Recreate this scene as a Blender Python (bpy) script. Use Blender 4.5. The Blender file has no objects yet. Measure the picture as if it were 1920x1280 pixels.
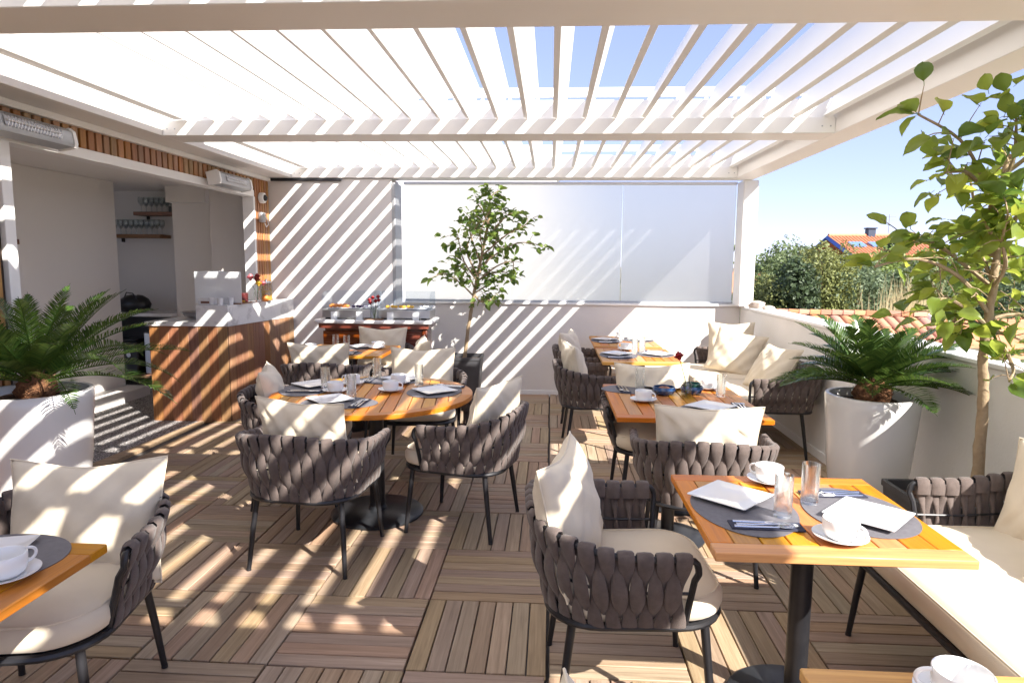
import bpy, math, random
import numpy as np
from mathutils import Vector, Matrix
random.seed(7); rng = np.random.default_rng(7)
PI = math.pi
sc = bpy.context.scene
COL = sc.collection

# ------------------------------------------------------------------ camera
CAM_O = Vector((-0.009, 0.0, 1.603))
PITCH, YAW, ROLL, FPX = 0.11881, 0.05741, 0.00709, 1238.74
fw = Vector((-math.sin(YAW)*math.cos(PITCH), math.cos(YAW)*math.cos(PITCH), -math.sin(PITCH)))
ri = Vector((math.cos(YAW), math.sin(YAW), 0)); up_ = ri.cross(fw)
ri2 = ri*math.cos(ROLL)+up_*math.sin(ROLL); up2 = -ri*math.sin(ROLL)+up_*math.cos(ROLL)
cam = bpy.data.cameras.new('camera'); cam_o = bpy.data.objects.new('camera', cam); COL.objects.link(cam_o)
M = Matrix((ri2, up2, -fw)).transposed().to_4x4(); M.translation = CAM_O
cam_o.matrix_world = M
cam.sensor_width = 36; cam.lens = 36*FPX/1920; cam.clip_start = .05; cam.clip_end = 3000
sc.camera = cam_o

# ------------------------------------------------------------------ sky, sun, exposure
SUN_TO = Vector((1.0, -0.93, 1.07)).normalized()
elev = math.asin(SUN_TO.z); az = math.atan2(SUN_TO.x, SUN_TO.y)
w = bpy.data.worlds.new('World'); sc.world = w; w.use_nodes = True
nt = w.node_tree; bg = nt.nodes['Background']
sky = nt.nodes.new('ShaderNodeTexSky'); sky.sky_type = 'NISHITA'; sky.sun_disc = False
sky.sun_elevation = elev; sky.sun_rotation = az; sky.altitude = 20; sky.air_density = 0.6; sky.dust_density = 0.2; sky.ozone_density = 1.0
gm_ = nt.nodes.new('ShaderNodeGamma'); gm_.inputs[1].default_value = .52; nt.links.new(sky.outputs[0], gm_.inputs[0])
ti = nt.nodes.new('ShaderNodeMix'); ti.data_type = 'RGBA'; ti.blend_type = 'MULTIPLY'; ti.inputs[0].default_value = 1; ti.inputs[7].default_value = (.90, .89, 1.12, 1)
nt.links.new(gm_.outputs[0], ti.inputs[6]); nt.links.new(ti.outputs[2], bg.inputs[0]); bg.inputs[1].default_value = 0.14
sun = bpy.data.lights.new('sun', 'SUN'); sun.energy = 3.7; sun.angle = math.radians(.53); sun.color = (1, .945, .86)
sun_o = bpy.data.objects.new('sun', sun); COL.objects.link(sun_o)
sun_o.rotation_euler = (-SUN_TO).to_track_quat('-Z', 'Y').to_euler(); sun_o.location = (6, -6, 9)
sc.view_settings.view_transform = 'Standard'; sc.view_settings.look = 'None'; sc.view_settings.gamma = 1
sc.view_settings.use_curve_mapping = False
sc.view_settings.exposure = 1.90
try:
    sc.cycles.max_bounces = 12; sc.cycles.diffuse_bounces = 8; sc.cycles.transparent_max_bounces = 24
    sc.cycles.transmission_bounces = 8
except Exception: pass

# ------------------------------------------------------------------ helpers
def at(px, py, y):
    """the place at distance y seen at photograph pixel px,py"""
    d = fw+ri2*((px-960)/FPX)+up2*((640-py)/FPX)
    return CAM_O+d*((y-CAM_O.y)/d.y)

class MB:
    def __init__(s): s.v = []; s.f = []; s.a = []
    def add(s, vs, fs, rnd=None):
        o = len(s.v); s.v += [tuple(p) for p in vs]; s.f += [tuple(i+o for i in f) for f in fs]
        s.a += [random.random() if rnd is None else rnd]*len(fs); return s
    def box(s, x0, x1, y0, y1, z0, z1, b=.003, rnd=None):
        if x1 < x0: x0, x1 = x1, x0
        if y1 < y0: y0, y1 = y1, y0
        b = min(b, (x1-x0)/3, (y1-y0)/3, (z1-z0)/3)
        if b <= 0:
            vs = [(x, y, z) for x in (x0, x1) for y in (y0, y1) for z in (z0, z1)]
            return s.add(vs, [(0,1,3,2),(4,6,7,5),(0,4,5,1),(2,3,7,6),(0,2,6,4),(1,5,7,3)], rnd)
        vs = []; idx = {}
        for ix, X in enumerate((x0, x1)):
            for iy, Y in enumerate((y0, y1)):
                for iz, Z in enumerate((z0, z1)):
                    sx, sy, sz = (1, -1)[ix]*b, (1, -1)[iy]*b, (1, -1)[iz]*b
                    for ax, p in enumerate(((X, Y+sy, Z+sz), (X+sx, Y, Z+sz), (X+sx, Y+sy, Z))):
                        idx[ix, iy, iz, ax] = len(vs); vs.append(p)
        g = lambda *k: idx[k]
        fs = []
        for ax in range(3):
            for sd in (0, 1):
                q = [(0, 0), (1, 0), (1, 1), (0, 1)]; face = []
                for a, c in q:
                    k = [a, c]; k.insert(ax, sd); face.append(g(*k, ax))
                fs.append(face)
        for ax in range(3):
            o = [i for i in range(3) if i != ax]
            for a in (0, 1):
                for c in (0, 1):
                    k0 = [0, 0, 0]; k0[o[0]] = a; k0[o[1]] = c; k1 = list(k0); k1[ax] = 1
                    fs.append([g(*k0, o[0]), g(*k1, o[0]), g(*k1, o[1]), g(*k0, o[1])])
        for k in [(a, c, d) for a in (0, 1) for c in (0, 1) for d in (0, 1)]: fs.append([g(*k, 0), g(*k, 1), g(*k, 2)])
        c = Vector(((x0+x1)/2, (y0+y1)/2, (z0+z1)/2)); out = []
        for f in fs:
            p = [Vector(vs[i]) for i in f]; n = (p[1]-p[0]).cross(p[2]-p[0])
            m = sum(p, Vector())/len(p)
            out.append(f if n.dot(m-c) > 0 else f[::-1])
        return s.add(vs, out, rnd)
    def loft(s, rings, cap0=True, cap1=True, closed=True, loop=False, rnd=None):
        n = len(rings[0]); vs = [p for r in rings for p in r]; fs = []
        R = len(rings)
        for i in range(R if loop else R-1):
            for j in range(n if closed else n-1):
                a, b = i*n+j, i*n+(j+1) % n; c, d = ((i+1) % R)*n+(j+1) % n, ((i+1) % R)*n+j
                fs.append((a, b, c, d))
        if not loop:
            if cap0: fs.append(tuple(range(n))[::-1])
            if cap1: fs.append(tuple(range((R-1)*n, R*n)))
        return s.add(vs, fs, rnd)
    def tube(s, pts, r, seg=8, loop=False, cap=True):
        pts = [Vector(p) for p in pts]; n = len(pts)
        rr = [r]*n if isinstance(r, (int, float)) else list(r)
        T = []
        for i in range(n):
            a = pts[(i-1) % n] if (i or loop) else pts[0]; b = pts[(i+1) % n] if (i < n-1 or loop) else pts[-1]
            T.append((b-a).normalized())
        nrm = T[0].orthogonal().normalized()
        if abs(T[0].z) < .9: nrm = T[0].cross(Vector((0, 0, 1))).normalized()
        rings = []
        for i in range(n):
            nrm = (nrm-T[i]*nrm.dot(T[i])).normalized(); bn = T[i].cross(nrm)
            rings.append([pts[i]+(nrm*math.cos(2*PI*k/seg)+bn*math.sin(2*PI*k/seg))*rr[i] for k in range(seg)])
        return s.loft(rings, cap, cap, True, loop)
    def lathe(s, prof, seg=24, c=(0, 0, 0), sx=1, sy=1, cap0=False, cap1=False):
        rings = [[(c[0]+r*sx*math.cos(2*PI*k/seg), c[1]+r*sy*math.sin(2*PI*k/seg), c[2]+z) for k in range(seg)] for r, z in prof]
        return s.loft(rings, cap0, cap1)
    def prism(s, poly, z0, z1, rnd=None):
        return s.loft([[(x, y, z0) for x, y in poly], [(x, y, z1) for x, y in poly]], rnd=rnd)
    def mesh(s, name, mat, smooth=True, ang=38):
        me = bpy.data.meshes.new(name); me.from_pydata(s.v, [], s.f); me.validate(); me.update()
        if len(s.a) == len(me.polygons):
            at_ = me.attributes.new('rnd', 'FLOAT', 'FACE'); at_.data.foreach_set('value', s.a)
        if smooth:
            me.shade_smooth(); me.set_sharp_from_angle(angle=math.radians(ang))
        me.materials.append(mat); return me

def link(name, me, parent=None, loc=None, rot=None, scale=None, **p):
    o = bpy.data.objects.new(name, me); COL.objects.link(o)
    if parent: o.parent = parent
    if loc is not None: o.location = loc
    if rot is not None: o.rotation_euler = rot if not isinstance(rot, (int, float)) else (0, 0, rot)
    if scale is not None: o.scale = scale if not isinstance(scale, (int, float)) else (scale,)*3
    for k, v in p.items():
        if v: o[k] = v
    return o
def tag(o, label, cat, group=None):
    o['label'] = label; o['category'] = cat
    if group: o['group'] = group
    return o
def thing(name, label, cat, loc=(0, 0, 0), rot=0, group=None):
    return tag(link(name, None, None, loc, rot), label, cat, group)
def copy_tree(src, parent=None):
    c = src.copy(); COL.objects.link(c)
    if parent: c.parent = parent
    for ch in KIDS.get(src.name, []): copy_tree(ch, c)
    return c
KIDS = {}
def index_kids(o):
    ch = [x for x in bpy.data.objects if x.parent == o]; KIDS[o.name] = ch
    for x in ch: index_kids(x)
def struct(name, me, parent=None, **k):
    o = link(name, me, parent, **k)
    if parent is None: o['kind'] = 'structure'
    return o

# ------------------------------------------------------------------ materials
def mat(name, base, rough=.5, **kw):
    m = bpy.data.materials.new(name); m.use_nodes = True; b = m.node_tree.nodes['Principled BSDF']
    b.inputs['Base Color'].default_value = (*base, 1); b.inputs['Roughness'].default_value = rough
    for k, v in kw.items(): b.inputs[k].default_value = v
    return m
def NN(m, t, **k):
    n = m.node_tree.nodes.new(t)
    for a, v in k.items(): setattr(n, a, v)
    return n
def LK(m, a, b): m.node_tree.links.new(a, b)
def ramp(m, fac, stops):
    r = NN(m, 'ShaderNodeValToRGB'); LK(m, fac, r.inputs[0]); e = r.color_ramp.elements
    while len(e) < len(stops): e.new(.5)
    for i, (p, c) in enumerate(stops): e[i].position = p; e[i].color = (*c, 1)
    return r.outputs[0]
def math_(m, op, a, b):
    n = NN(m, 'ShaderNodeMath', operation=op)
    for i, x in enumerate((a, b)):
        if isinstance(x, (int, float)): n.inputs[i].default_value = x
        else: LK(m, x, n.inputs[i])
    return n.outputs[0]
def mixc(m, fac, a, b, mode='MIX'):
    n = NN(m, 'ShaderNodeMix', data_type='RGBA', blend_type=mode)
    for s_, x in ((n.inputs[0], fac), (n.inputs[6], a), (n.inputs[7], b)):
        if isinstance(x, (int, float)): s_.default_value = x
        elif isinstance(x, tuple): s_.default_value = (*x, 1)
        else: LK(m, x, s_)
    return n.outputs[2]
def bump(m, h, strength=.2, dist=.01):
    b = m.node_tree.nodes['Principled BSDF']; n = NN(m, 'ShaderNodeBump'); n.inputs['Strength'].default_value = strength
    n.inputs['Distance'].default_value = dist; LK(m, h, n.inputs['Height']); LK(m, n.outputs[0], b.inputs['Normal'])
def rnd_out(m):
    oi = NN(m, 'ShaderNodeObjectInfo'); at_ = NN(m, 'ShaderNodeAttribute', attribute_name='rnd')
    return math_(m, 'FRACT', math_(m, 'ADD', oi.outputs['Random'], at_.outputs['Fac']), 0)
def coords(m, scale, rnd=None):
    tc = NN(m, 'ShaderNodeTexCoord'); mp = NN(m, 'ShaderNodeMapping'); mp.inputs['Scale'].default_value = scale
    v = tc.outputs['Object']
    if rnd is not None:
        ad = NN(m, 'ShaderNodeVectorMath', operation='ADD'); LK(m, v, ad.inputs[0])
        cx = NN(m, 'ShaderNodeCombineXYZ')
        for i in range(3): LK(m, math_(m, 'MULTIPLY', rnd, 7.3+3*i), cx.inputs[i])
        LK(m, cx.outputs[0], ad.inputs[1]); v = ad.outputs[0]
    LK(m, v, mp.inputs[0]); return mp.outputs[0]
def noise(m, vec, scale=1, detail=4, rough=.55, dist=0):
    n = NN(m, 'ShaderNodeTexNoise'); n.inputs['Scale'].default_value = scale; n.inputs['Detail'].default_value = detail
    n.inputs['Roughness'].default_value = rough; n.inputs['Distortion'].default_value = dist
    LK(m, vec, n.inputs['Vector']); return n.outputs['Fac']
def wood(name, c_lo, c_mid, c_hi, rough=.5, axis='x', grain=1.0, var=.35, spec=.5, coat=0):
    m = mat(name, c_mid, rough); b = m.node_tree.nodes['Principled BSDF']; r = rnd_out(m)
    sc_ = {'x': (1.8, 44, 44), 'y': (44, 1.8, 44), 'z': (44, 44, 1.8)}[axis]
    v = coords(m, sc_, r); n1 = noise(m, v, 1.0, 6, .6, .6)
    v2 = coords(m, tuple(s*3.4 for s in sc_), r); n2 = noise(m, v2, 1.0, 3, .6)
    f = math_(m, 'ADD', math_(m, 'MULTIPLY', n1, .7), math_(m, 'MULTIPLY', n2, .3))
    c = ramp(m, f, [(.33, c_lo), (.52, c_mid), (.68, c_hi)])
    hsv = NN(m, 'ShaderNodeHueSaturation'); LK(m, c, hsv.inputs['Color'])
    LK(m, math_(m, 'ADD', math_(m, 'MULTIPLY', r, var), 1-var/2), hsv.inputs['Value'])
    LK(m, math_(m, 'ADD', math_(m, 'MULTIPLY', math_(m, 'FRACT', math_(m, 'MULTIPLY', r, 17.3), 0), .03), .485), hsv.inputs['Hue'])
    LK(m, math_(m, 'ADD', math_(m, 'MULTIPLY', math_(m, 'FRACT', math_(m, 'MULTIPLY', r, 31.7), 0), .3), .85), hsv.inputs['Saturation'])
    LK(m, hsv.outputs[0], b.inputs['Base Color'])
    b.inputs['Specular IOR Level'].default_value = spec; b.inputs['Coat Weight'].default_value = coat; b.inputs['Coat Roughness'].default_value = .25
    LK(m, math_(m, 'ADD', math_(m, 'MULTIPLY', n1, .25), rough-.12), b.inputs['Roughness'])
    bump(m, f, .35*grain, .004); return m
def mottled(name, c0, c1, scale=3, rough=.6, bs=.1, bscale=60, bd=.002, **kw):
    m = mat(name, c0, rough, **kw); b = m.node_tree.nodes['Principled BSDF']
    v = coords(m, (1, 1, 1)); n = noise(m, v, scale, 6, .6)
    LK(m, ramp(m, n, [(.32, c0), (.7, c1)]), b.inputs['Base Color'])
    bump(m, noise(m, v, bscale, 4), bs, bd); return m

M_DECK = wood('deck_wood', (.24, .165, .105), (.36, .255, .17), (.45, .33, .23), .62, 'x', 1.3, .24)
M_TEAK = wood('teak', (.40, .15, .026), (.53, .22, .042), (.60, .28, .062), .42, 'x', .8, .30, .4, .08)
M_BATT = wood('batten_wood', (.22, .10, .04), (.36, .185, .08), (.47, .26, .12), .5, 'z', .8, .3)
M_COUN = wood('counter_wood', (.20, .095, .05), (.30, .15, .078), (.38, .205, .11), .5, 'z', .8, .25)
M_CHER = wood('cherry_wood', (.09, .018, .006), (.16, .036, .012), (.23, .06, .02), .25, 'x', .4, .15, .5, .5)
M_SHELF = wood('shelf_wood', (.14, .06, .03), (.22, .10, .05), (.28, .14, .07), .5, 'x', .6, .2)
M_WHITE = mottled('white_powder_coat', (.84, .83, .815), (.86, .85, .84), 2, .42, .03, 90, .001)
M_BEAM = mottled('beam_powder_coat', (.82, .80, .775), (.85, .83, .805), 1.5, .45, .04, 120, .001)
M_PLAST = mottled('painted_plaster', (.70, .665, .64), (.75, .715, .69), 1.2, .8, .25, 140, .003)
M_PARA = mottled('parapet_plaster', (.77, .75, .715), (.85, .83, .81), 1.6, .8, .5, 90, .004)
M_INT = mottled('interior_paint', (.80, .77, .74), (.82, .79, .76), 1.0, .7, .05, 90, .001)
M_INTW = mottled('door_panel_paint', (.83, .80, .77), (.85, .82, .79), 1.0, .4, .03, 90, .001)
M_MARB = mat('marble', (.75, .74, .73), .22)
_v = coords(M_MARB, (1, 1, 1)); _n = noise(M_MARB, _v, 3.5, 9, .62, 1.4)
LK(M_MARB, ramp(M_MARB, _n, [(.38, (.55, .54, .54)), (.5, (.76, .755, .75)), (.7, (.80, .80, .79))]), M_MARB.node_tree.nodes['Principled BSDF'].inputs['Base Color'])
M_BLACK = mottled('black_metal', (.018, .018, .021), (.028, .028, .032), 12, .38, .15, 260, .001, Metallic=.3)
M_BASE = mottled('cast_base_metal', (.03, .033, .04), (.05, .053, .06), 9, .35, .2, 200, .001, Metallic=.5)
M_DARK = mottled('dark_planter', (.045, .045, .05), (.06, .06, .066), 6, .55, .2, 150, .002)
M_STRAP = mottled('woven_strap', (.085, .063, .056), (.125, .095, .085), 30, .88, .9, 420, .002)
M_STRAP.node_tree.nodes['Principled BSDF'].inputs['Sheen Weight'].default_value = .15
M_CUSH = mottled('cream_fabric', (.66, .575, .445), (.70, .615, .48), 8, .92, .35, 500, .001)
M_CUSH.node_tree.nodes['Principled BSDF'].inputs['Sheen Weight'].default_value = .2
M_CERA = mat('porcelain', (.80, .80, .80), .12, **{'Coat Weight': .4, 'Coat Roughness': .05})
M_POT = mottled('glazed_pot', (.74, .725, .715), (.78, .765, .755), 2, .22, .05, 30, .002, **{'Coat Weight': .3})
M_MAT = mottled('placemat_vinyl', (.115, .11, .125), (.15, .145, .16), 50, .6, .4, 600, .001)
M_NAP = mottled('navy_napkin', (.022, .025, .05), (.035, .038, .065), 40, .85, .3, 500, .001)
M_STEEL = mat('polished_steel', (.62, .62, .64), .18, Metallic=1)
M_BRUSH = mat('brushed_steel', (.55, .55, .56), .35, Metallic=1)
M_ALU = mat('grey_aluminium', (.42, .43, .45), .4, Metallic=.6)
M_BLUE = mottled('blue_glaze', (.015, .055, .16), (.03, .085, .22), 20, .15, .05, 100, .001, **{'Coat Weight': .5})
M_GREEN = mottled('green_glaze', (.015, .07, .06), (.04, .13, .10), 20, .2, .05, 100, .001)
M_SOIL = mottled('potting_soil', (.035, .02, .012), (.12, .055, .03), 60, .95, 1, 90, .02)
M_BARK = mottled('smooth_bark', (.24, .17, .10), (.36, .27, .17), 25, .85, .6, 60, .006)
M_CROWN = mottled('palm_trunk_fibre', (.10, .04, .02), (.30, .14, .06), 70, .9, 1, 120, .01)
M_GRND = mottled('garden_ground', (.10, .09, .05), (.18, .16, .10), .3, .95, .3, 5, .05)
M_TERRA = mottled('terracotta', (.50, .18, .085), (.62, .27, .14), 6, .75, .4, 80, .004)
M_STUCCO = mottled('far_stucco', (.78, .76, .73), (.82, .80, .77), 1, .8, .2, 30, .01)
M_BLUET = mat('blue_trim', (.03, .10, .42), .5)
M_RUBB = mat('black_plastic', (.02, .02, .022), .35)
M_PINK = mat('pink_petal', (.62, .16, .18), .6); M_RED = mat('red_petal', (.30, .008, .012), .5)
M_YELL = mat('yellow_food', (.75, .42, .04), .5); M_ORNG = mat('orange_food', (.72, .23, .04), .5); M_PURP = mat('purple_food', (.07, .04, .12), .4)
M_STONE = mottled('rough_stone', (.45, .36, .30), (.62, .54, .48), 9, .9, .6, 30, .02)
M_DGLASS = mat('dark_glass', (.02, .022, .025), .06)

M_CAFE = mat('pebble', (.1, .1, .1), .7)   # pebble paving
_v = coords(M_CAFE, (1, 1, 1)); vo = NN(M_CAFE, 'ShaderNodeTexVoronoi'); vo.inputs['Scale'].default_value = 42; LK(M_CAFE, _v, vo.inputs['Vector'])
vd = NN(M_CAFE, 'ShaderNodeTexVoronoi', feature='DISTANCE_TO_EDGE'); vd.inputs['Scale'].default_value = 42; LK(M_CAFE, _v, vd.inputs['Vector'])
_e = ramp(M_CAFE, vd.outputs['Distance'], [(.03, (.42, .40, .39)), (.10, (.0, .0, .0))])
_c = ramp(M_CAFE, vo.outputs['Color'], [(.2, (.06, .055, .055)), (.8, (.15, .14, .135))])
LK(M_CAFE, mixc(M_CAFE, 1.0, _c, _e, 'ADD'), M_CAFE.node_tree.nodes['Principled BSDF'].inputs['Base Color'])
bump(M_CAFE, vd.outputs['Distance'], .5, .01)

def leafmat(name, c0, c1, trans=.35, rough=.4, spec=.5):
    m = mat(name, c0, rough); b = m.node_tree.nodes['Principled BSDF']; r = rnd_out(m)
    c = ramp(m, r, [(0, c0), (1, c1)]); LK(m, c, b.inputs['Base Color']); b.inputs['Specular IOR Level'].default_value = spec
    tr = NN(m, 'ShaderNodeBsdfTranslucent'); hs = NN(m, 'ShaderNodeHueSaturation'); hs.inputs['Value'].default_value = 2.4; hs.inputs['Hue'].default_value = .475
    LK(m, c, hs.inputs['Color']); LK(m, hs.outputs[0], tr.inputs[0])
    mx = NN(m, 'ShaderNodeMixShader'); mx.inputs[0].default_value = trans
    LK(m, b.outputs[0], mx.inputs[1]); LK(m, tr.outputs[0], mx.inputs[2])
    LK(m, mx.outputs[0], m.node_tree.nodes['Material Output'].inputs[0]); return m
M_LEAF = leafmat('ficus_leaf', (.06, .12, .02), (.24, .30, .045), .45, .35)
M_LEAF2 = leafmat('small_tree_leaf', (.06, .12, .025), (.15, .22, .04), .42, .35)
M_PALM = leafmat('palm_leaflet', (.03, .075, .016), (.075, .135, .026), .28, .26)
M_F = [leafmat('foliage_olive', (.12, .14, .04), (.22, .24, .075), .2, .6), leafmat('foliage_dark', (.03, .05, .02), (.065, .10, .04), .15, .6),
       leafmat('foliage_mid', (.07, .11, .04), (.14, .18, .07), .2, .6), leafmat('foliage_grey', (.08, .12, .06), (.15, .19, .10), .2, .6),
       leafmat('foliage_bright', (.12, .18, .04), (.21, .27, .07), .25, .6), leafmat('dry_grass', (.28, .24, .12), (.42, .36, .20), .25, .8)]

def glassmat(name, tint=(.97, .98, .98), rough=.01, k=1.5):
    m = bpy.data.materials.new(name); m.use_nodes = True; t = m.node_tree; t.nodes.clear()
    o = t.nodes.new('ShaderNodeOutputMaterial'); mx = t.nodes.new('ShaderNodeMixShader'); fr = t.nodes.new('ShaderNodeFresnel')
    fr.inputs[0].default_value = k; tr = t.nodes.new('ShaderNodeBsdfTransparent'); tr.inputs[0].default_value = (*tint, 1)
    gl = t.nodes.new('ShaderNodeBsdfGlossy'); gl.inputs['Roughness'].default_value = rough
    ge = t.nodes.new('ShaderNodeNewGeometry'); iv = t.nodes.new('ShaderNodeMath'); iv.operation = 'SUBTRACT'; iv.inputs[0].default_value = 1; t.links.new(ge.outputs['Backfacing'], iv.inputs[1])
    mu = t.nodes.new('ShaderNodeMath'); mu.operation = 'MULTIPLY'; t.links.new(fr.outputs[0], mu.inputs[0]); t.links.new(iv.outputs[0], mu.inputs[1])
    t.links.new(mu.outputs[0], mx.inputs[0]); t.links.new(tr.outputs[0], mx.inputs[1]); t.links.new(gl.outputs[0], mx.inputs[2])
    t.links.new(mx.outputs[0], o.inputs[0]); return m
M_GLASS = glassmat('clear_glass', (.90, .92, .925), .02, 2.1)
M_TUMB = bpy.data.materials.new('tumbler_glass'); M_TUMB.use_nodes = True; _t = M_TUMB.node_tree; _t.nodes.clear()
_o = _t.nodes.new('ShaderNodeOutputMaterial'); _m = _t.nodes.new('ShaderNodeMixShader'); _g = _t.nodes.new('ShaderNodeBsdfGlass'); _x = _t.nodes.new('ShaderNodeBsdfTransparent')
_g.inputs['IOR'].default_value = 1.5; _g.inputs['Roughness'].default_value = 0; _g.inputs[0].default_value = (.95, .97, .98, 1); _m.inputs[0].default_value = .35
_t.links.new(_g.outputs[0], _m.inputs[1]); _t.links.new(_x.outputs[0], _m.inputs[2]); _t.links.new(_m.outputs[0], _o.inputs[0])
M_ACRY = glassmat('clear_acrylic', (.93, .96, .99), .05, 1.9)
def frosted(name, wr, wt, wd, rough=.42):
    m = bpy.data.materials.new(name); m.use_nodes = True; t = m.node_tree; t.nodes.clear()
    o = t.nodes.new('ShaderNodeOutputMaterial'); r = t.nodes.new('ShaderNodeBsdfRefraction'); r.inputs['Roughness'].default_value = rough; r.inputs['IOR'].default_value = 1.25
    r.inputs[0].default_value = (1, .99, .95, 1)
    tl = t.nodes.new('ShaderNodeBsdfTranslucent'); tl.inputs[0].default_value = (.95, .95, .94, 1)
    d = t.nodes.new('ShaderNodeBsdfDiffuse'); d.inputs[0].default_value = (.85, .87, .9, 1)
    m1 = t.nodes.new('ShaderNodeMixShader'); m2 = t.nodes.new('ShaderNodeMixShader')
    m1.inputs[0].default_value = wt/(wr+wt); m2.inputs[0].default_value = wd
    t.links.new(r.outputs[0], m1.inputs[1]); t.links.new(tl.outputs[0], m1.inputs[2])
    t.links.new(m1.outputs[0], m2.inputs[1]); t.links.new(d.outputs[0], m2.inputs[2]); t.links.new(m2.outputs[0], o.inputs[0]); return m
M_FROST = frosted('frosted_glass', .78, .22, .035, .60)
M_SCREEN = frosted('milky_acrylic', .3, .3, .6)

# ================================================================== SETTING
# ground far below the roof terrace
struct('ground', MB().box(-600, 900, -300, 1500, -7.2, -7, 0).mesh('ground', M_GRND, False))
# terrace slab below the deck
struct('terrace_slab', MB().box(-8, 2.6, -6, 10, -.35, -.035, 0).mesh('slab', mottled('concrete', (.10, .09, .085), (.14, .13, .12), 4, .9)))

# ---- deck of wooden tiles
S = .56; Y0 = 2.4155
deck = struct('deck', None)
slat_w = .0745; pitch = S/7
def slat_mesh(k):
    m = MB(); m.box(-S/2+.006, S/2-.006, -slat_w/2, slat_w/2, -.024, -.0005*k, .0025, rnd=0)
    return m.mesh('slat', M_DECK)
SLATS = [slat_mesh(k) for k in range(4)]
base_me = MB().box(-S/2+.004, S/2-.004, -S/2+.004, S/2-.004, -.034, -.027, 0).mesh('tile_base', M_RUBB, False)
far_me = []
for k in range(4):
    m = MB()
    m.box(-S/2+.004, S/2-.004, -S/2+.004, S/2-.004, -.034, -.027, 0)
    far_me.append(m)
cells = []
for i in range(-8, 4):
    for j in range(-5, 10):
        x = (i+.5)*S; y = Y0+(j+.5)*S
        if y > 8.05: continue
        if x-S/2 < -3.50 and y > 4.1: continue
        if x < -4.2: continue
        vis = y > 2.0 and abs(x/(y+.3)) < .86
        cells.append((y if vis else 50+abs(y), x, y, i, j))
cells.sort()
n_near = 42
for n, (_, x, y, i, j) in enumerate(cells):
    rot = PI/2 if (i+j) % 2 else 0
    dx = .004 if i < 0 else -.002
    t = link('deck_tile', base_me, deck, (x+random.uniform(-.0015, .0015)-(.006 if i < 0 else -.002), y+random.uniform(-.0015, .0015), random.uniform(-.0015, .001)), rot+random.uniform(-.002, .002))
    if n < n_near:
        for s in range(7):
            link('slat', SLATS[random.randrange(4)], t, (0, -S/2+pitch*(s+.5), random.uniform(-.001, .001)), (0, 0, random.choice((0, PI))))
    else:
        m = MB(); m.box(-S/2+.004, S/2-.004, -S/2+.004, S/2-.004, -.034, -.027, 0)
        for s in range(7):
            yy = -S/2+pitch*(s+.5); m.box(-S/2+.006, S/2-.006, yy-slat_w/2, yy+slat_w/2, -.024, random.uniform(-.0015, .0005), .0025)
        me = m.mesh('tile_slats', M_DECK); t.data = me
# pebble paving by the bar opening
struct('pebble_paving', MB().prism([(-3.66, 3.6), (-3.48, 6.4), (-3.3, 8.6), (-7.2, 8.6), (-7.2, 3.6)][::-1], -.03, -.004).mesh('paving', M_CAFE, False))
struct('deck_edge_strip', MB().prism([(-3.50, 4.1), (-3.47, 6.4), (-3.40, 7.6), (-3.47, 7.6), (-3.51, 6.4), (-3.68, 4.1)], -.03, -.001).mesh('edge_strip', M_DECK, False))

# ---- parapet on the right
par = thing('parapet_wall', 'low white rendered parapet wall running along the right side of the terrace', 'wall')
link('wall', MB().box(2.25, 2.47, -3, 8.0, -.3, 1.085, .006).mesh('par', M_PARA), par)
link('coping', MB().box(2.235, 2.485, -3, 8.0, 1.0852, 1.112, .006).mesh('cop', M_WHITE), par)
link('skirting', MB().box(2.232, 2.2498, -3, 7.96, -.03, .07, .003).mesh('skirt', M_WHITE), par)
# ---- end wall with the low part under the frosted glass
ew = thing('end_wall', 'low rendered wall at the far end of the terrace below the frosted glass panels', 'wall')
link('wall', MB().box(-1.9, 2.25-.002, 8.0, 8.2, -.3, 1.10, .004).mesh('ew', M_PLAST), ew)
link('sill', MB().box(-1.795, 2.20, 7.97, 8.22, 1.102, 1.128, .004).mesh('sill', M_WHITE), ew)
link('skirting', MB().box(-1.8, 2.23, 7.984, 7.9998, -.03, .05, .003).mesh('skirt', M_WHITE), ew)
lw = thing('side_wall', 'full height beige rendered wall crossed by sun stripes behind the buffet', 'wall')
link('wall', MB().box(-4.0, -1.84, 7.62, 7.985, -.3, 2.545, .006).mesh('lw', M_PLAST), lw)
link('edge_trim', MB().box(-1.838, -1.80, 7.61, 7.94, .97, 2.5, .004).mesh('trim', M_ALU), lw)
link('head_trim', MB().box(-3.25, -2.42, 7.59, 7.6195, 2.515, 2.548, .004).mesh('head', M_BLACK), lw)
# ---- frosted glazing
fg = thing('frosted_screen', 'tall frosted glass wind screen standing on the far end wall', 'glass screen')
xs = [-1.795, .845, 2.165]
xs = [-1.795, -.50, .835, 2.165]
for a, b in zip(xs, xs[1:]):
    link('glass_panel', MB().box(a+.004, b-.004, 8.07, 8.082, 1.13, 2.529, .001).mesh('pane', M_FROST, False), fg)
link('top_rail', MB().box(-1.795, 2.165, 8.04, 8.11, 2.530, 2.56, .003).mesh('rail', M_WHITE), fg)
link('bottom_rail', MB().box(-1.79, 2.165, 8.05, 8.10, 1.1285, 1.15, .003).mesh('rail', M_ALU), fg)

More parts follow.
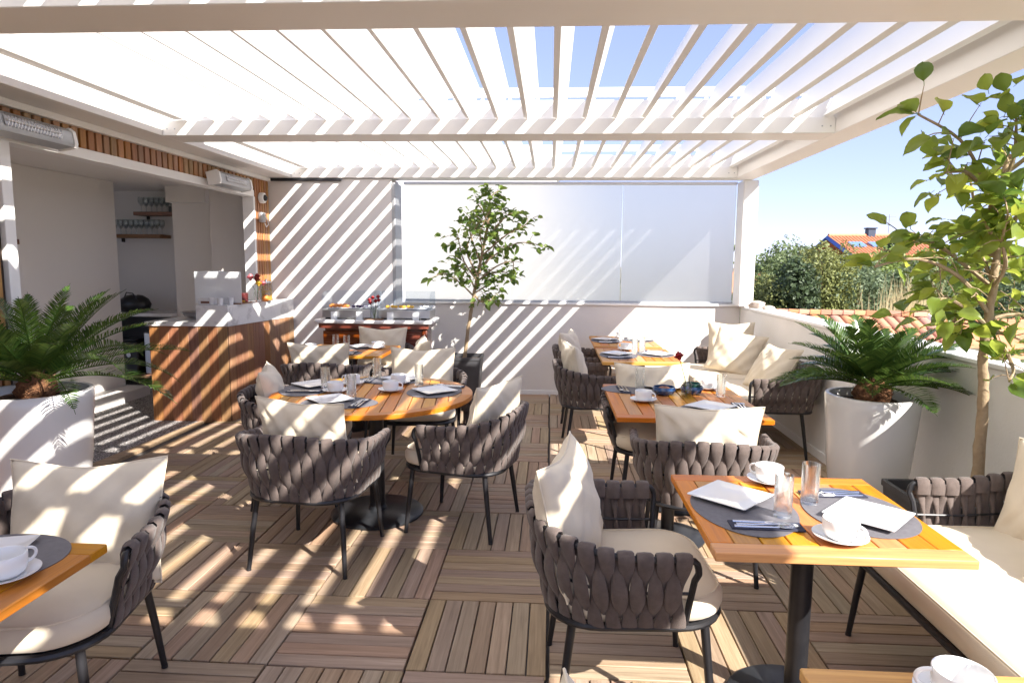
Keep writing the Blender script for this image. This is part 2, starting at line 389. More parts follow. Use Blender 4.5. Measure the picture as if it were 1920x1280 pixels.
# ---- pergola
pg = thing('pergola', 'white louvred aluminium pergola roof covering the terrace', 'pergola')
LX0, LX1 = -3.0, 2.035
ZB, ZL, ZT = 2.55, 2.655, 2.80
bay = 2.532; ys = [2.526-2*bay, 2.526-bay, 2.526, 2.526+bay, 2.526+2*bay]
def beam_me(rail=True):
    m = MB(); m.box(LX0+.001, LX1-.001, 0, .285, ZB, ZL+.01, .004); m.box(LX0+.001, LX1-.001, .03, .255, ZL+.0095, ZT, .003); return m.mesh('beam', M_BEAM)
bme = beam_me()
rme = MB().box(LX0+.02, LX1-.02, 0, .028, 2.885, 2.955, .003).mesh('rail', M_WHITE)
pin = MB().tube([(0, 0, 0), (0, .05, 0)], .006, 6).mesh('pin', M_ALU)
for y in ys:
    link('cross_beam', bme, pg, (0, y, 0)); r = link('louvre_rail', rme, pg, (0, y+.292, 0))
sp = ys[-1]+.285
link('side_beam', MB().box(-3.268, LX0, ys[0], sp, ZB, ZT, .004).mesh('sb', M_BEAM), pg)
link('side_beam', MB().box(LX1, 2.265, ys[0], sp, ZB, ZT, .004).mesh('sb', M_BEAM), pg)
link('shade_ledge', MB().box(2.2655, 2.60, ys[0], sp, 2.76, 2.80, .004).mesh('shade_ledge_me', M_BEAM), pg)  # unseen ledge, added to push the side beam's shadow edge further right
link('post', MB().box(2.17, 2.335, sp-.08, sp+.19, 1.115, ZB-.001, .006).mesh('post', M_WHITE), pg)
# louvre profile, lower edge at the origin, blade leans towards the sun side
def louvre():
    a = Vector((.37, .929)); p_ = Vector((.929, -.37))
    prof = [tuple(p_*q+a*h_) for q, h_ in ((-.017, .001), (.017, .001), (.018, .014), (.012, .03), (.010, .11), (.012, .205), (.012, .224), (.006, .232), (-.008, .232), (-.013, .224), (-.012, .03), (-.018, .014))]
    L = bay-.285-.012
    m = MB(); m.loft([[(x, 0, z) for x, z in prof], [(x, L, z) for x, z in prof]]); return m.mesh('louvre', M_WHITE, True, 30)
lme = louvre()
for bi in range(len(ys)-1):
    for k in range(-13, 10):
        link('louvre', lme, pg, (.007+.2165*k, ys[bi]+.291, 2.662), (0, random.uniform(-.006, .006), 0))

for y in ys[:-1]: link('closing_strip', MB().box(-2.905, -2.80, .295, bay-.01, 2.668, 2.70, .003).mesh('cs', M_BEAM), pg, (0, y, 0))
scr = MB().lathe([(0, 0), (.006, 0), (.0055, .002), (0, .0025)], 10).mesh('screw', M_ALU)
for y_ in ys[1:]:
    for x_ in (-2.96, -2.90, 1.94, 2.0): link('screw', scr, pg, (x_, y_-.0, 2.60), (PI/2, 0, 0))
# ---- facade on the left with the opening of the bar
FX = -3.27
fc = thing('bar_facade', 'timber battened facade strip and white frame around the bar opening on the left', 'facade')
link('lintel', MB().box(FX-.12, FX-.002, 3.90, 7.22, 2.300, 2.372, .004).mesh('lin', M_WHITE), fc)
link('fascia', MB().box(FX-.10, FX+.028, -3, 7.60, 2.505, 2.5485, .003).mesh('fas', M_BEAM), fc)
link('backing', MB().box(FX-.06, FX-.024, -3, 7.62, 2.3722, 2.505, 0).mesh('bk', mat('dark_backing', (.03, .015, .008), .8)), fc)
link('backing', MB().box(FX-.06, FX-.024, 7.235, 7.62, -.03, 2.3718, 0).mesh('bk', bpy.data.materials['dark_backing']), fc)
link('backing', MB().box(FX-.06, FX-.024, -3, 3.81, -.03, 2.3718, 0).mesh('bk', bpy.data.materials['dark_backing']), fc)
link('jamb', MB().box(FX-.12, FX+.004, 7.18, 7.222, -.03, 2.2995, .003).mesh('jm', M_WHITE), fc)
link('jamb', MB().box(FX-.14, FX+.004, 3.82, 3.90, -.03, 2.372, .003).mesh('jm', M_WHITE), fc)
bs = MB().box(-.02, .0, -.030, .030, 0, .132, .003, rnd=0).mesh('batten', M_BATT)
bl = MB().box(-.02, .0, -.022, .022, 0, 2.54, .003, rnd=0).mesh('batten_long', M_BATT)
y = 3.0
while y < 7.20:
    if y > 3.9: link('batten', bs, fc, (FX-.003, y, 2.3725))
    y += .082
y = 7.262
while y < 7.60: link('batten', bl, fc, (FX-.003, y, -.02)); y += .062
y = 2.2
while y < 3.80: link('batten', bl, fc, (FX-.003, y, -.02)); y += .062

# ---- bar room
rm = struct('bar_room', None)
link('floor_step', MB().box(-5.085, -4.80, 4.9, 7.56, -.01, .11, .004).mesh('st', M_INTW), rm)
link('ceiling', MB().box(-7.2, FX-.13, 3.0, 9.0, 2.50, 2.6, 0).mesh('ce', M_INT), rm)
link('wall', MB().box(-5.2, -5.1, 3.4, 7.56, -.02, 2.499, .003).mesh('w', M_INTW), rm)
link('wall', MB().box(-7.2, -4.7, 8.55, 8.7, -.02, 2.499, 0).mesh('w', M_INT), rm)
link('wall', MB().box(-4.70, -4.0, 8.05, 8.7, -.02, 2.499, .003).mesh('w', M_INTW), rm)
link('wall', MB().box(-6.3, -6.2, 7.0, 8.55, -.02, 2.499, 0).mesh('w', M_INT), rm)
link('wall', MB().box(-7.2, FX-.15, 3.3, 3.4, -.02, 2.499, 0).mesh('w', M_INT), rm)
link('wall_box', MB().box(-4.70, -4.2, 7.92, 8.049, 2.30, 2.499, .003).mesh('w', M_INTW), rm)

# ================================================================== BAR, SHELVES, HEATERS
def prism_poly_wall(p0, p1, z0, z1, n, m, parent, name='plank', depth=.012):
    """a face of n vertical planks from p0 to p1"""
    p0, p1 = Vector((*p0, 0)), Vector((*p1, 0)); d = (p1-p0); L = d.length; d.normalize(); a = math.atan2(d.y, d.x)
    wd = L/n; me = MB().box(.0015, wd-.0015, -depth, .0, z0, z1, .002, rnd=0).mesh(name, m)
    for k in range(n): link(name, me, parent, tuple(p0+d*wd*k), a)
bar = thing('bar_counter', 'timber clad service counter with raised marble top beside the opening of the bar', 'counter')
A, B_, C_ = (-3.99, 6.33), (-3.19, 6.33), (-3.035, 7.60)
link('carcass', MB().prism([(-3.975, 6.345), (-3.20, 6.345), (-3.05, 7.59), (-3.975, 7.59)], -.02, .945).mesh('car', M_DARK, False), bar)
prism_poly_wall(A, B_, -.02, .955, 8, M_COUN, bar)
prism_poly_wall(B_, C_, -.02, .955, 12, M_COUN, bar)
prism_poly_wall((-3.99, 7.58), (-3.99, 6.332), -.02, .955, 10, M_COUN, bar)
link('marble_top', MB().prism([(-4.02, 6.30), (-3.50, 6.30), (-3.50, 7.6), (-4.02, 7.6)], .9565, .997).mesh('mt', M_MARB), bar)
link('marble_block', MB().prism([(-3.498, 6.31), (-3.175, 6.31), (-3.02, 7.60), (-3.498, 7.60)], .957, 1.165).mesh('mb', M_MARB), bar)
link('screen', MB().prism([(-3.60, 6.50), (-3.12, 6.50), (-3.12, 6.51), (-3.60, 6.51)], 1.166, 1.49).mesh('scr', M_SCREEN, False), bar)
link('screen', MB().prism([(-3.60, 6.505), (-3.592, 6.52), (-3.592, 7.1), (-3.60, 7.1)][::-1], 1.166, 1.49).mesh('scr', M_SCREEN, False), bar)

bc = thing('back_counter', 'low white topped work counter in the dark niche behind the bar', 'counter')
link('top', MB().box(-5.9, -4.702, 7.95, 8.549, .90, .94, .004).mesh('bt', M_MARB), bc)
link('shelf', MB().box(-5.9, -4.702, 7.98, 8.54, .12, .15, .003).mesh('bs', M_SHELF), bc)
link('side_panel', MB().box(-4.74, -4.704, 7.97, 8.54, -.02, .899, .003).mesh('bs', M_SHELF), bc)
link('back_panel', MB().box(-5.9, -4.75, 8.50, 8.54, -.02, .899, 0).mesh('bk', M_RUBB), bc)
for n, (x, h, lab, mt) in enumerate([(-5.35, .42, 'black box machine standing left under the back counter of the bar', M_RUBB), (-5.05, .55, 'steel coffee urn with glassy front under the back counter of the bar', M_BRUSH), (-4.85, .35, 'dark bin standing at the right under the back counter of the bar', M_DGLASS)]):
    t = thing('appliance', lab, 'appliance', (x, 8.2, .151))
    link('body', MB().box(-.11, .11, -.16, .16, 0, h, .02).mesh('ap', mt), t)
    link('lid', MB().box(-.09, .09, -.14, .14, h+.001, h+.03, .01).mesh('ap', M_RUBB), t)
    link('dial', MB().tube([(0, -.16, h*.6), (0, -.18, h*.6)], .03, 12).mesh('ap', M_STEEL), t)
m = MB(); m.loft([[(r*1.15*math.cos(a), r*.7*math.sin(a), z+.01*math.sin(3*a)) for a in np.linspace(0, 2*PI, 20, False)] for r, z in [(.12, 0), (.17, .03), (.19, .09), (.16, .16), (.10, .20), (.04, .21)]])
b = thing('black_bag', 'black rounded bag lying on the back counter of the bar', 'bag', (-5.35, 8.2, .941))
link('body', m.mesh('bag', M_RUBB), b); link('strap', MB().tube([(-.08, -.08, .18), (-.03, -.1, .25), (.05, -.1, .24), (.09, -.08, .17)], .008, 6).mesh('bagstrap', M_DARK), b)
t = thing('steel_bowl', 'steel bowl with black tongs on the marble at the left end of the bar counter', 'bowl', (-3.75, 6.75, .998))
link('bowl', MB().lathe([(.04, 0), (.09, .015), (.13, .06), (.14, .07), (.128, .06), (.085, .02), (.0, .012)], 28).mesh('sb', M_STEEL), t)
link('tongs', MB().tube([(.02, 0, .05), (.10, -.05, .085), (.2, -.09, .09)], .008, 6).mesh('tg', M_RUBB), t)

ORD = ['first', 'second', 'third', 'fourth', 'fifth', 'sixth', 'seventh', 'eighth', 'ninth', 'tenth']
# wine glass shelves in the niche
wg = MB().lathe([(.0, .001), (.03, .0), (.03, .003), (.004, .008), (.0035, .07), (.02, .085), (.036, .12), (.038, .15), (.032, .19), (.031, .19), (.036, .15), (.033, .12), (.0, .088)], 12).mesh('wine_glass', M_GLASS)
for lab, x0, x1, z, rows in [('upper', -5.36, -4.705, 2.17, 8), ('lower', -5.72, -5.02, 1.885, 9)]:
    sh = thing('wall_shelf', lab + ' brown timber shelf holding stemmed glasses in the bar niche', 'shelf', (x0, 8.30, z))
    link('board', MB().box(0, x1-x0, 0, .249, 0, .045, .003).mesh('shf', M_SHELF), sh)
    link('bracket', MB().box(.05, .07, .20, .248, -.05, -.0005, .002).mesh('brk', M_BLACK), sh)
    for k in range(rows):
        for r in range(2):
            tag(link('wine_glass', wg, None, (x0+.07+k*.07, 8.37+r*.10, z+.0455)), f'{ORD[k]} stemmed glass from the left in the {("front", "back")[r]} row of the {lab} bar shelf', 'wine glass', f'stemmed glasses on the {lab} bar shelf')
t = tag(link('small_speaker', MB().box(-.09, .09, -.05, .05, 0, .07, .008).mesh('spk', M_RUBB), None, (-4.80, 8.34, 2.2155)), 'small black box at the right end of the upper bar shelf', 'speaker')
t = thing('wall_bracket', 'small brown L shaped wooden wall bracket at the left of the white bar wall', 'bracket', (-5.099, 5.98, 1.79))
link('plate', MB().box(0, .03, -.03, .01, .0, .09, .004).mesh('wb', M_SHELF), t); link('ledge', MB().box(0, .06, -.04, .07, -.05, -.001, .004).mesh('wb', M_SHELF), t)
t = thing('low_cabinet', 'low brown wooden cabinet standing against the white bar wall behind the palm', 'cabinet', (-4.93, 5.75, -.004))
link('body', MB().box(-.14, .14, -.32, .32, .05, .62, .006).mesh('cb', M_SHELF), t); link('door', MB().box(.141, .155, -.30, .30, .08, .59, .004).mesh('cb', M_COUN), t)
link('plinth', MB().box(-.13, .12, -.30, .30, 0, .0495, 0).mesh('cb', M_RUBB), t); link('handle', MB().box(.156, .17, .2, .22, .3, .42, .003).mesh('cb', M_STEEL), t)

def heater(name, label, y, L, z):
    t = thing(name, label, 'heater', (FX+.10, y, z), (0, math.radians(-14), 0))
    prof = [(-.055, -.055), (.045, -.062), (.06, -.04), (.064, .03), (.045, .055), (-.05, .055)]
    link('casing', MB().loft([[(x, -L/2, zz) for x, zz in prof], [(x, L/2, zz) for x, zz in prof]]).mesh('hc', M_ALU), t)
    for s in (-1, 1):
        link('end_cap', MB().loft([[(x*1.1, s*L/2+s*a, zz*1.12) for x, zz in prof] for a in (.001, .03)]).mesh('ec', M_WHITE), t)
    link('reflector', MB().box(.0655, .068, -L*.33, L*.33, -.036, .028, .001).mesh('hr', M_BRUSH), t)
    n = int(L*.62/.022)
    gb = MB().tube([(.066, 0, -.04), (.082, 0, -.02), (.084, 0, .01), (.066, 0, .032)], .0022, 5).mesh('grille_bar', M_STEEL)
    for k in range(n): link('grille_bar', gb, t, (0, -L*.31+k*L*.62/(n-1), 0))
    link('lamp_tube', MB().tube([(.074, -L*.31, -.004), (.074, L*.31, -.004)], .006, 8).mesh('lt', M_WHITE), t)
    for s in (-.25, .25): link('bracket', MB().box(-.10, -.0555, L*s-.02, L*s+.02, -.01, .10, .004).mesh('hb', M_ALU), t)
heater('infrared_heater', 'long silver infrared heater nearest the camera above the bar opening', 3.90, .66, 2.375)
heater('infrared_heater', 'short white infrared heater above the right end of the bar opening', 6.47, .62, 2.375)
t = thing('security_camera', 'white dome security camera with dark lens high on the timber pillar', 'camera', (FX+.003, 7.36, 2.30))
link('housing', MB().lathe([(.0, -.0), (.058, .0), (.062, .03), (.055, .05), (.0, .052)], 20).mesh('cm', M_WHITE), t, rot=(0, PI/2, 0))
link('lens', MB().lathe([(.035, .048), (.036, .06), (.025, .078), (.0, .086)], 16).mesh('cl', M_DGLASS), t, rot=(0, PI/2, 0))
t = thing('socket_box', 'small grey socket box with white cable hook below the security camera', 'socket', (FX+.003, 7.34, 2.08))
link('box', MB().box(0, .045, -.05, .05, -.05, .06, .008).mesh('sx', M_ALU), t)
link('cable', MB().tube([(.05, .0, .02), (.07, .03, -.02), (.06, .07, -.07), (.05, .04, -.10), (.05, .0, -.06)], .006, 6).mesh('cb', M_WHITE), t)

# ================================================================== BUFFET
bf = thing('buffet_cabinet', 'cherry wood buffet cabinet with rounded white marble top against the beige wall', 'cabinet', (-1.92, 7.25, 0))
def rrect(wd, d, r, n=5, cx=0, cy=0):
    out = []
    for (sx, sy, a0) in ((1, 1, 0), (-1, 1, PI/2), (-1, -1, PI), (1, -1, 1.5*PI)):
        for k in range(n):
            a = a0+PI/2*k/(n-1); out.append((cx+sx*(wd/2-r)+r*math.cos(a), cy+sy*(d/2-r)+r*math.sin(a)))
    return out
def slab(m, wd, d, r, prof, cx=0, cy=0, n=5):
    m.loft([[(x, y, z) for x, y in rrect(wd-2*i, d-2*i, max(r-i, .002), n, cx, cy)] for i, z in prof]); return m
link('marble_top', slab(MB(), 1.30, .56, .06, [(.012, .935), (0, .945), (0, .965), (.012, .975)]).mesh('bt', M_MARB), bf)
link('apron', slab(MB(), 1.22, .50, .05, [(0, .885), (0, .934)]).mesh('ba', M_CHER), bf)
link('body', slab(MB(), 1.12, .40, .03, [(0, .06), (0, .884)], 0, .03).mesh('bb', M_CHER), bf)
link('plinth', slab(MB(), 1.24, .50, .08, [(0, -.01), (0, .059)]).mesh('bp', M_CHER), bf)
for sx in (-.34, .30): link('panel', MB().box(sx-.23, sx+.23, -.186, -.1702, .56, .85, .006).mesh('pn', M_CHER), bf)
link('pilaster', MB().tube([(-.02, -.19, .5), (-.02, -.19, .885)], .028, 10).mesh('pl', M_CHER), bf)
link('pilaster', MB().box(.53, .59, -.22, -.15, .06, .884, .012).mesh('pl', M_CHER), bf)
link('ledge', slab(MB(), .62, .34, .05, [(.01, .50), (0, .52), (0, .545), (.01, .555)], .28, -.17).mesh('lg', M_CHER), bf)
link('lower_door', MB().box(0, .56, -.30, -.172, .06, .499, .012).mesh('ld', M_CHER), bf)
link('ledge', slab(MB(), .22, .30, .05, [(.01, .50), (0, .52), (0, .60), (.01, .61)], -.60, -.10).mesh('lg', M_CHER), bf)
def tray(x, label, food):
    t = thing('food_display', label, 'display case', (x, 7.27, .976))
    for s in (-1, 1): link('foot', MB().box(s*.22-.03, s*.22+.03, -.17, .15, 0, .018, .003).mesh('f', M_RUBB), t)
    link('base', slab(MB(), .58, .36, .02, [(0, .0185), (0, .10), (.012, .105)]).mesh('b', M_BRUSH), t)
    n = 10; arc = [(-.175, .106), (-.178, .20)]+[(-.178+.12*(1-math.cos(a)), .20+.10*math.sin(a)) for a in np.linspace(.2, PI/2, n)]+[(.16, .30), (.175, .285), (.175, .106)]
    inn = [(y*.975, .106+(z-.106)*.985) for y, z in arc]
    link('acrylic_hood', MB().loft([[(-.285, y, z) for y, z in arc], [(.285, y, z) for y, z in arc]], False, False, False).mesh('h', M_ACRY), t)
    for s in (-1, 1): link('hood_end', MB().loft([[(s*.285, y, z) for y, z in arc], [(s*.288, y, z) for y, z in arc]], rnd=0).mesh('he', M_ACRY), t)
    for k, s in enumerate((-.14, .14)): link('sign_card', MB().box(s-.035, s+.035, -.215, -.21, 0, .085, .001).mesh('sc', M_SCREEN, False), t)
    link('plate', slab(MB(), .50, .28, .03, [(.02, .106), (0, .115), (.01, .118)]).mesh('tp', M_CERA), t)
    return t
t1 = tray(-2.22, 'left clear domed food display with pastries on the buffet', 0)
t2 = tray(-1.60, 'right clear domed food display with yellow slices on the buffet', 0)
def blob(r, m, sx=1, sy=1, sz=.6, seg=10):
    ph = [(r*math.sin(a), r*sz-r*sz*math.cos(a)) for a in np.linspace(.15, PI-.1, 7)]
    return MB().lathe([(.001, 0)]+ph, seg, sx=sx, sy=sy).mesh('food', m)
fo, fy, fp, fw_ = blob(.028, M_ORNG), blob(.026, M_YELL), blob(.024, M_PURP), blob(.024, M_CERA)
for k in range(9): tag(link('croissant', fo, None, (-2.44+.045*(k % 5), 7.22+.05*(k//5), 1.0945+(.0 if k < 5 else .006)), random.random()*3), f'{ORD[k % 5]} golden pastry from the left in the {("front", "back")[k//5]} row of the left food display', 'pastry', 'pastries in the left food display')
for k in range(5): tag(link('fruit', fp, None, (-2.19+.035*k, 7.22+.04*(k % 2), 1.0945), 0), f'{ORD[k]} dark purple fruit from the left in the left food display', 'fruit', 'dark fruit in the left food display')
for k in range(5): tag(link('egg', fw_, None, (-2.0+.035*k-.04, 7.17+.05*(k % 2), 1.0945), 0), f'{ORD[k]} pale boiled egg from the left in the left food display', 'egg', 'pale eggs in the left food display')
for k in range(7): tag(link('cheese_slice', fy, None, (-1.80+.045*k, 7.2+.04*(k % 2), 1.0945), k), f'{ORD[k]} yellow slice from the left in the right food display', 'cheese slice', 'yellow slices in the right food display')
for k in range(4): tag(link('cheese_ball', fw_, None, (-1.44+.04*k, 7.22+.04*(k % 2), 1.0945), k), f'{ORD[k]} white round piece from the left in the right food display', 'cheese', 'white pieces in the right food display')

tumbler = lambda r, h: MB().lathe([(0, .001), (r*.92, .0), (r*.97, .004), (r, h), (r-.0022, h), (r*.93, .016), (0, .013)], 28).mesh('tumbler', M_TUMB)
stem_me = MB().tube([(0, 0, 0), (.004, 0, .08), (.0, .004, .16)], .0022, 5).mesh('stem', M_PALM)
def flower_mesh(mt, r=.022):
    m = MB()
    for l, (k, rr, h) in enumerate([(6, r, .35), (5, r*.75, .7), (3, r*.4, .9)]):
        for i in range(k):
            a = 2*PI*i/k+l*.5; d = Vector((math.cos(a), math.sin(a), 0)); s = Vector((-d.y, d.x, 0)); W_ = rr*.75
            b0 = Vector((0, 0, -.2*r)); mid = d*rr*.85+Vector((0, 0, h*r)); tp = d*rr*(1.05-.35*l)+Vector((0, 0, h*r*1.7))
            m.add([b0-s*W_*.3, b0+s*W_*.3, mid+s*W_, tp+s*W_*.7, tp-s*W_*.7, mid-s*W_], [(0, 1, 2, 5), (5, 2, 3, 4)])
    m.lathe([(.001, -r*.6), (r*.45, -r*.3), (r*.5, r*.4), (.001, r*.9)], 8); return m.mesh('petals', mt)
F_RED, F_PINK, F_YEL = flower_mesh(M_RED), flower_mesh(M_PINK), flower_mesh(mat('yellow_petal', (.8, .55, .05), .6))
def vase(label, loc, cols, h=.10, r=.035, glass=None, spread=.05, stemh=.13, group=None, cat='vase'):
    t = thing('flower_vase', label, cat, loc); link('vase', tumbler(r, h) if glass is None else MB().lathe([(0, .001), (r*.9, 0), (r, h*.4), (r*.7, h*.8), (r*.8, h), (r*.7, h), (r*.9, h*.4), (0, .01)], 20).mesh('v', glass), t)
    return t
def bouquet(loc, items, label, r0=.006):
    """each flower with its stem is a thing of its own"""
    for (dx, dy, h, me, nm) in items:
        f = thing('cut_flower', f'{nm} {label}', 'flower', loc)
        link('stem', MB().tube([(0, 0, .01), (dx*.4, dy*.4, h*.5), (dx, dy, h)], .0022, 5).mesh('st', M_PALM), f)
        link('bloom', me, f, (dx, dy, h+.008), (dx*3, dy*3, 0))
vase('small clear glass vase of red carnations standing between the two food displays', (-1.915, 7.06, .976), 0, .11, .045)
bouquet((-1.915, 7.06, .98), [(-.05, 0, .19, F_RED, 'leftmost red carnation'), (-.02, .02, .215, F_RED, 'second red carnation from the left'), (.02, -.01, .18, F_RED, 'low central red carnation'), (.04, .02, .225, F_RED, 'topmost red carnation'), (.055, -.01, .19, F_RED, 'rightmost red carnation'), (-.035, -.02, .165, F_RED, 'lowest red carnation')], 'in the buffet vase')
tag(link('wooden_tray', slab(MB(), .20, .12, .02, [(0, 0), (0, .012)]).mesh('wt', M_SHELF), None, (-1.92, 7.06-.0, .9755-.012+.0125)), 'small flat wooden tray under the carnation vase', 'tray')

# things on the bar counter
ZC = 1.166
items = [('white_box', 'white carton at the left end of the raised marble counter', 'box', M_CERA, -3.42, 6.40, .16, .08, .05), ('black_jar', 'tall black canister on the raised marble counter', 'canister', M_RUBB, -3.33, 6.58, .07, .07, .10),
         ('rack', 'dark red slotted rack in the middle of the raised marble counter', 'rack', mat('dark_red_plastic', (.12, .02, .02), .4), -3.24, 6.72, .14, .09, .09)]
for nm, lab, ct, mt, x, y, a, b, h in items:
    t = thing(nm, lab, ct, (x, y, ZC)); link('body', slab(MB(), a, b, .012, [(.004, 0), (0, .004), (0, h-.004), (.004, h)]).mesh('it', mt), t)
    link('lid', slab(MB(), a+.006, b+.006, .014, [(0, h+.0005), (.002, h+.012)]).mesh('it', mt), t)
    link('label_plate', MB().box(-a*.3, a*.3, -b/2-.002, -b/2-.0003, h*.25, h*.7, 0).mesh('it', M_SHELF), t)
for n, (x, y) in enumerate([(-3.36, 6.37), (-3.27, 6.36), (-3.205, 6.45)]):
    tag(link('paper_cup', MB().lathe([(0, 0), (.022, 0), (.03, .07), (.028, .07), (.021, .005), (0, .004)], 18).mesh('pc', M_CERA), None, (x, y, ZC)), ['white cup nearest the left end of the raised marble counter', 'middle white cup of three along the front of the marble counter', 'rightmost white cup along the front of the marble counter'][n], 'cup')
t = thing('snack_board', 'wooden board with small bites on the raised marble counter', 'board', (-3.17, 6.62, ZC)); link('board', slab(MB(), .10, .28, .02, [(0, 0), (0, .012)]).mesh('sb', M_SHELF), t)
for k in range(6): tag(link('snack', blob(.016, [M_YELL, M_ORNG, M_PINK][k % 3]), None, (-3.19+.03*(k % 2), 6.53+.035*k, ZC+.0125)), ['yellow', 'orange', 'pink', 'second yellow', 'second orange', 'second pink'][k]+' bite on the wooden snack board of the bar counter', 'snack')
vase('clear vase with roses on the marble counter beside the timber pillar', (-3.17, 6.98, ZC), 0, .12, .045)
bouquet((-3.17, 6.98, ZC+.005), [(-.06, -.02, .23, flower_mesh(M_PINK, .035), 'large pale pink rose'), (-.01, .02, .21, flower_mesh(M_RED, .034), 'dark red rose'), (.02, -.03, .245, flower_mesh(M_RED, .03), 'topmost dark red rose'), (.03, -.03, .17, flower_mesh(F_YEL.materials[0], .03), 'yellow flower'), (.06, .02, .17, flower_mesh(M_PINK, .028), 'small pink flower')], 'in the vase on the bar counter')
t = thing('lantern_jar', 'glass jar of amber drink with ice on the marble counter by the roses', 'jar', (-3.10, 7.05, ZC))
link('jar', MB().lathe([(0, .001), (.06, 0), (.065, .02), (.065, .16), (.05, .18), (.05, .2), (.047, .2), (.06, .16), (.06, .02), (0, .01)], 24).mesh('jr', M_GLASS), t)
link('drink', MB().lathe([(0, .012), (.058, .014), (.058, .12), (0, .121)], 20).mesh('dk', mat('amber_drink', (.75, .40, .06), .1)), t)
link('lid', MB().lathe([(.052, .2005), (.052, .215), (.01, .225), (.01, .24), (0, .242)], 18).mesh('jl', M_STEEL), t)
t = thing('peach', 'round peach beside the amber jar on the bar counter', 'fruit', (-3.06, 6.93, ZC)); link('flesh', blob(.04, M_ORNG, sz=.95, seg=16), t); link('stalk', MB().tube([(0, 0, .074), (.003, 0, .09)], .002, 5).mesh('sk', M_BARK), t)

# ================================================================== WOVEN SEATS
def u_path(W, D, front, rc, n):
    """U shaped outline: from the left arm end round the back to the right arm end; seat faces -y"""
    pts = []
    yb = D/2; x = W/2
    seg = [((-x, front), (-x, yb-rc))]
    P = []
    L1 = (yb-rc)-front; La = rc*PI/2; L2 = W-2*rc; tot = 2*L1+2*La+L2
    def ev(s):
        d = s*tot
        if d < L1: return Vector((-x, front+d, 0)), Vector((-1, 0, 0))
        d -= L1
        if d < La: a = PI-d/rc; return Vector((-x+rc+rc*math.cos(a), yb-rc+rc*math.sin(a), 0)), Vector((math.cos(a), math.sin(a), 0))
        d -= La
        if d < L2: return Vector((-x+rc+d, yb, 0)), Vector((0, 1, 0))
        d -= L2
        if d < La: a = PI/2-d/rc; return Vector((x-rc+rc*math.cos(a), yb-rc+rc*math.sin(a), 0)), Vector((math.cos(a), math.sin(a), 0))
        d -= La
        return Vector((x, yb-rc-d, 0)), Vector((1, 0, 0))
    return ev, tot
